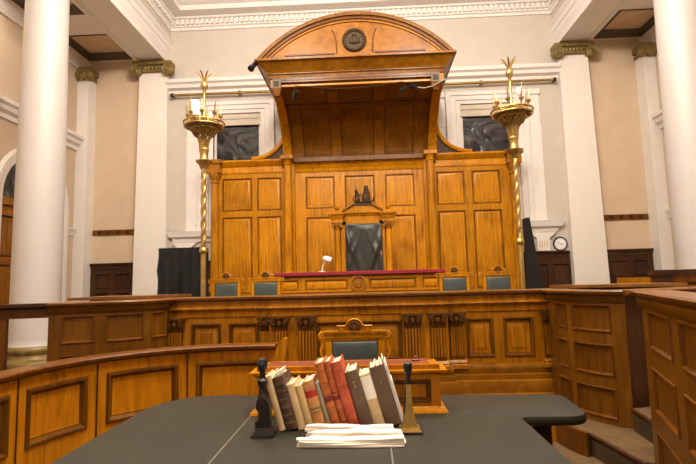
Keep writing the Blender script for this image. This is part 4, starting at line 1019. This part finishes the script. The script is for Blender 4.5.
# ================================================================== BLACK DRAPES
def drape(name, label, x0_, x1_, y0_, y1_, z0_, z1_, seed, cat):
    rnd = random.Random(seed); t = thing(name, label, cat, ((x0_+x1_)/2, (y0_+y1_)/2, z0_))
    path_ = [(x0_, y1_), (x0_, y0_), (x1_, y0_), (x1_, y1_)]; n = 60; nz_ = 20; vs_, fs_ = [], []
    per = []
    Ls = [y1_-y0_, x1_-x0_, y1_-y0_]; tot = sum(Ls)
    for i in range(n+1):
        s_ = tot*i/n
        if s_ <= Ls[0]: per.append((x0_, y1_-s_, -1, 0))
        elif s_ <= Ls[0]+Ls[1]: per.append((x0_+s_-Ls[0], y0_, 0, -1))
        else: per.append((x1_, y0_+s_-Ls[0]-Ls[1], 1, 0))
    for j in range(nz_+1):
        v = j/nz_
        for i, (x, y, ax, ay) in enumerate(per):
            d = (.03*math.sin(i*.9+2*v+seed)+.02*math.sin(i*2.1-v*5))*(1-v*.8)+.03*max(0, math.cos(i*.35-v*9+seed))**4
            vs_.append((x+ax*d, y+ay*d, z0_+(z1_-z0_)*v))
    for j in range(nz_):
        for i in range(n): a = j*(n+1)+i; fs_.append((a, a+1, a+n+2, a+n+1))
    m = MB().add(vs_, fs_); m.box(x0_, x1_, y0_, y1_, z1_-.02, z1_+.005)
    obj('cloth', m, 'black_cloth', t, 70)
    return t
d = drape('draped_screen', 'large box shape draped in black cloth beside the left standard', -3.48, -2.72, 8.27, 8.60, .85, 2.12, 2, 'covered screen')
obj('stand', MB().box(-3.40, -2.80, 8.35, 8.55, .85, 2.10), 'black_plastic', d)
d = thing('folded_screen', 'narrow leaning black board at the right end of the panelled screen', 'board', (3.7, 10.6, .85))
obj('board', MB().add([(3.62,10.6,.85),(3.90,10.6,.85),(3.90,10.9,.85),(3.62,10.9,.85),(3.60,10.6,2.75),(3.66,10.6,2.75),(3.66,10.9,2.75),(3.60,10.9,2.75)], [(0,3,2,1),(4,5,6,7),(0,1,5,4),(1,2,6,5),(2,3,7,6),(3,0,4,7)]), 'black_cloth', d)
obj('edge_strip', MB().tube([(3.905, 10.62, .86), (3.665, 10.62, 2.74)], .012, 6), 'walnut', d)

# ================================================================== BOOKS
ANG = math.radians(15.5); ZTAB = .7615
def book(i, x, t_, h, d_, mat, label, pages='page_edge', bands=0, bandmat=None, labels=(), torn=0):
    r = thing('book', label, 'book', (x, 2.385+.09*(x+.315)+random.uniform(-.004, .004), ZTAB), 'books in the row between the two presses', 0, (0, -ANG, 0))
    b = .005
    # spine: rounded front (towards -Y)
    n = 8; arcp = [(t_/2-t_/2*math.cos(PI*k/n), -.010*math.sin(PI*k/n)) for k in range(n+1)]
    obj('spine', MB().prism(arcp+[(t_, .006), (0, .006)], 'z', 0, h), mat, r)
    obj('cover', MB().box(0, b, .0, d_, 0, h), mat, r); obj('cover', MB().box(t_-b, t_, .0, d_, 0, h), mat, r)
    pg = MB(); k = max(3, int((t_-2*b)/.006)); wd = (t_-2*b)/k
    for q in range(k):
        pg.box(b+q*wd, b+(q+1)*wd, .006, d_-.006-random.uniform(0, .006), .004, h-.006+random.uniform(-.003, .002+torn))
    obj('page_block', pg, pages, r)
    for q in range(bands):
        z = h*(.12+.76*q/max(1, bands-1))
        obj('spine_band', MB().prism([(p[0]*1.02-.0005, p[1]*1.25-.002) for p in arcp]+[(t_+.0005, .0), (-.0005, .0)], 'z', z-.004, z+.004), bandmat or mat, r)
    for z0_, z1_, lm in labels:
        obj('spine_label', MB().prism([(p[0]*.98+t_*.01, p[1]*1.06-.0012) for p in arcp]+[(t_*.98, -.0005), (t_*.02, -.0005)], 'z', h*z0_, h*z1_), lm, r)
    return r
B = [(.034,.262,'book_cream','thin pale cream book at the left end of the row',0,None,()),
     (.056,.252,'book_dark','dark ribbed leather book with worn torn spine second from left',6,'book_brown',()),
     (.041,.218,'book_cream','plain cream vellum book right of the dark ribbed one',0,None,()),
     (.037,.212,'book_straw','straw-coloured vellum book next to the one with labels',0,None,()),
     (.058,.228,'book_tan','tan leather book with red and green spine labels',4,'book_tan',((.66,.80,'label_red'),(.34,.44,'label_green'))),
     (.023,.222,'book_grey','thin grey book squeezed beside the tall orange books',0,None,()),
     (.045,.316,'book_orange','tall orange-brown leather book, leftmost of the three tall ones',5,'book_rust',((.40,.52,'label_dark_red'),)),
     (.034,.322,'book_rust','tall narrow orange-brown book, middle of the three tall ones',5,'book_orange',((.42,.54,'label_dark_red'),)),
     (.053,.318,'book_red','tall red leather book, rightmost of the three tall ones',4,'book_rust',()),
     (.066,.268,'book_brown','dark brown book with a small gilt letter on its spine',0,None,()),
     (.058,.252,'book_cream','cream book with a large white paper label',0,None,((.52,.96,'paper'),)),
     (.075,.288,'book_brown','thick dark brown book at the right end with ragged page tops',0,None,())]
x = -.298
for i, (t_, h, mt, lb, nb, bmt, lbs) in enumerate(B):
    t_ = t_*.965
    r = book(i, x, t_, h, .20+.008*(h > .3), mt, lb, bands=nb, bandmat=bmt, labels=lbs, torn=.014 if i in (1, 9, 11) else 0, pages='paper_old' if i in (6, 7, 8, 9, 11) else 'page_edge')
    if i == 9: obj('gilt_letter', MB().box(t_*.38, t_*.62, -.0112, -.009, h*.80, h*.815).box(t_*.47, t_*.53, -.0114, -.009, h*.70, h*.815).box(t_*.42, t_*.58, -.0112, -.009, h*.70, h*.71), 'gilt', r)
    if i == 11: obj('gilt_letter', MB().box(t_*.44, t_*.56, -.0112, -.009, h*.74, h*.746).box(t_*.48, t_*.52, -.0114, -.009, h*.70, h*.74), 'gilt', r)
    if i == 1:
        fl = MB().prism([(0, h), (t_*.9, h+.008), (t_*1.05, h+.03), (t_*.5, h+.022)], 'y', .0, .12); obj('torn_flap', fl, 'paper', r)
    x += t_/math.cos(ANG)+.0006
r = thing('paper_sheaf', 'pale sheaf of papers leaning on the last dark book', 'papers', (x+.001, 2.455, ZTAB), None, 0, (0, -ANG, 0))
for k in range(4): obj('sheet', MB().box(.0008+k*.0045, .0042+k*.0045, .0+.006*k, .17, 0, .33-.03*k*(k % 2)-.01*k), 'paper', r)

# ---------------- embossing presses
t = thing('seal_press', 'black iron hand press standing at the left of the books', 'press', (-.36, 2.36, ZTAB))
px_, py_ = -.358, 2.322
m = MB().frus((px_, py_), .053, .045, ZTAB, .051, .043, ZTAB+.012).frus((px_, py_), .046, .038, ZTAB+.012, .030, .030, ZTAB+.04)
obj('base', m, 'iron_black', t)
obj('body', MB().prism([(px_-.034,ZTAB+.035),(px_+.030,ZTAB+.035),(px_+.034,ZTAB+.06),(px_+.030,ZTAB+.14),(px_+.022,ZTAB+.165),(px_-.004,ZTAB+.18),(px_-.026,ZTAB+.165),(px_-.032,ZTAB+.13),(px_-.020,ZTAB+.11),(px_-.020,ZTAB+.08),(px_-.036,ZTAB+.065)], 'y', py_-.028, py_+.028), 'iron_black', t)
obj('plunger', MB().lathe([(.022,.16),(.026,.17),(.018,.19),(.015,.22),(.024,.235),(.024,.25),(.014,.26),(.013,.285)], (px_-.004, py_, ZTAB), 16), 'iron_black', t)
obj('knob', MB().lathe([(.012,.283),(.016,.29),(.024,.31),(.025,.33),(.018,.348),(.001,.355)], (px_-.004, py_, ZTAB), 16), 'black_plastic', t)
t = thing('seal_press', 'brass flared hand press with black knob at the right of the books', 'press', (.315, 2.36, ZTAB))
qx, qy = .320, 2.35
obj('base', MB().frus((qx, qy), .056, .05, ZTAB, .055, .049, ZTAB+.010), 'iron_black', t)
obj('base_plate', MB().frus((qx, qy), .050, .045, ZTAB+.010, .044, .040, ZTAB+.022), 'brass_dark', t)
rows = [(.036,.020,.022),(.030,.018,.05),(.020,.015,.09),(.014,.013,.14),(.012,.012,.19),(.011,.011,.215)]
m = MB()
for (a, b_, z), (a2, b2, z2) in zip(rows, rows[1:]): m.frus((qx, qy), a, b_, ZTAB+z, a2, b2, ZTAB+z2)
obj('body', m, 'brass', t)
obj('lever', MB().tube([(qx-.022, qy+.01, ZTAB+.05), (qx-.018, qy+.01, ZTAB+.14), (qx-.006, qy, ZTAB+.20), (qx, qy, ZTAB+.25)], [.007,.008,.009,.009], 8), 'iron_black', t)
obj('knob', MB().lathe([(.010,.21),(.013,.235),(.010,.25),(.018,.275),(.022,.295),(.020,.312),(.001,.322)], (qx, qy, ZTAB), 16), 'black_plastic', t)

# ---------------- folded papers
def bundle(label, xa, xb, yc, zc, hw, hh, ang, seed):
    rnd = random.Random(seed); t = thing('paper_bundle', label, 'papers', ((xa+xb)/2, yc, zc), 'folded papers in front of the books', 0, (0, 0, ang))
    L_ = (xb-xa)/2
    nl = 4
    for q in range(nl):
        z0_ = hh*2*q/nl; z1_ = hh*2*(q+1)/nl-.0012
        vs_, fs_ = [], []; n = 14
        l0 = L_-rnd.uniform(0, .022); l1 = L_-rnd.uniform(0, .022); w0_ = hw*(1-.05*q)-rnd.uniform(0, .004)
        prof = [(-w0_, .3), (-w0_*.97, 0), (w0_*.97, 0), (w0_, .4), (w0_*.97, 1), (-w0_*.97, 1), (-w0_, .7)]
        for k in range(n+1):
            s_ = k/n; xx = -l0+(l0+l1)*s_; wob = (.004*math.sin(s_*6+seed*2.1)+.002*math.sin(s_*17+q+seed))*(q/nl)
            for y, zf in prof: vs_.append((xx, y+.0045*math.sin(s_*5+q*1.7+seed)+(.012*(1-s_)**6 if y < 0 else -.012*(1-s_)**6), z0_+(z1_-z0_)*zf+wob*(1 if q else 0)))
        mm = len(prof)
        for k in range(n):
            for j in range(mm): j2 = (j+1) % mm; fs_.append((k*mm+j, k*mm+j2, (k+1)*mm+j2, (k+1)*mm+j))
        fs_ += [tuple(range(mm))[::-1], tuple(n*mm+j for j in range(mm))]
        obj('folded_sheet', MB().add(vs_, fs_), 'paper', t)
    return t
bundle('white folded paper bundle nearest the viewer on the table', -.182, .298, 2.166, ZTAB, .030, .017, .012, 1)
bundle('white folded paper bundle in the middle of the three on the table', -.135, .285, 2.232, ZTAB, .029, .022, -.01, 2)
bundle('white folded paper bundle nearest the books on the table', -.162, .262, 2.292, ZTAB, .026, .025, -.02, 3)

for o in bpy.data.objects:
    if '_world' in o: del o['_world']
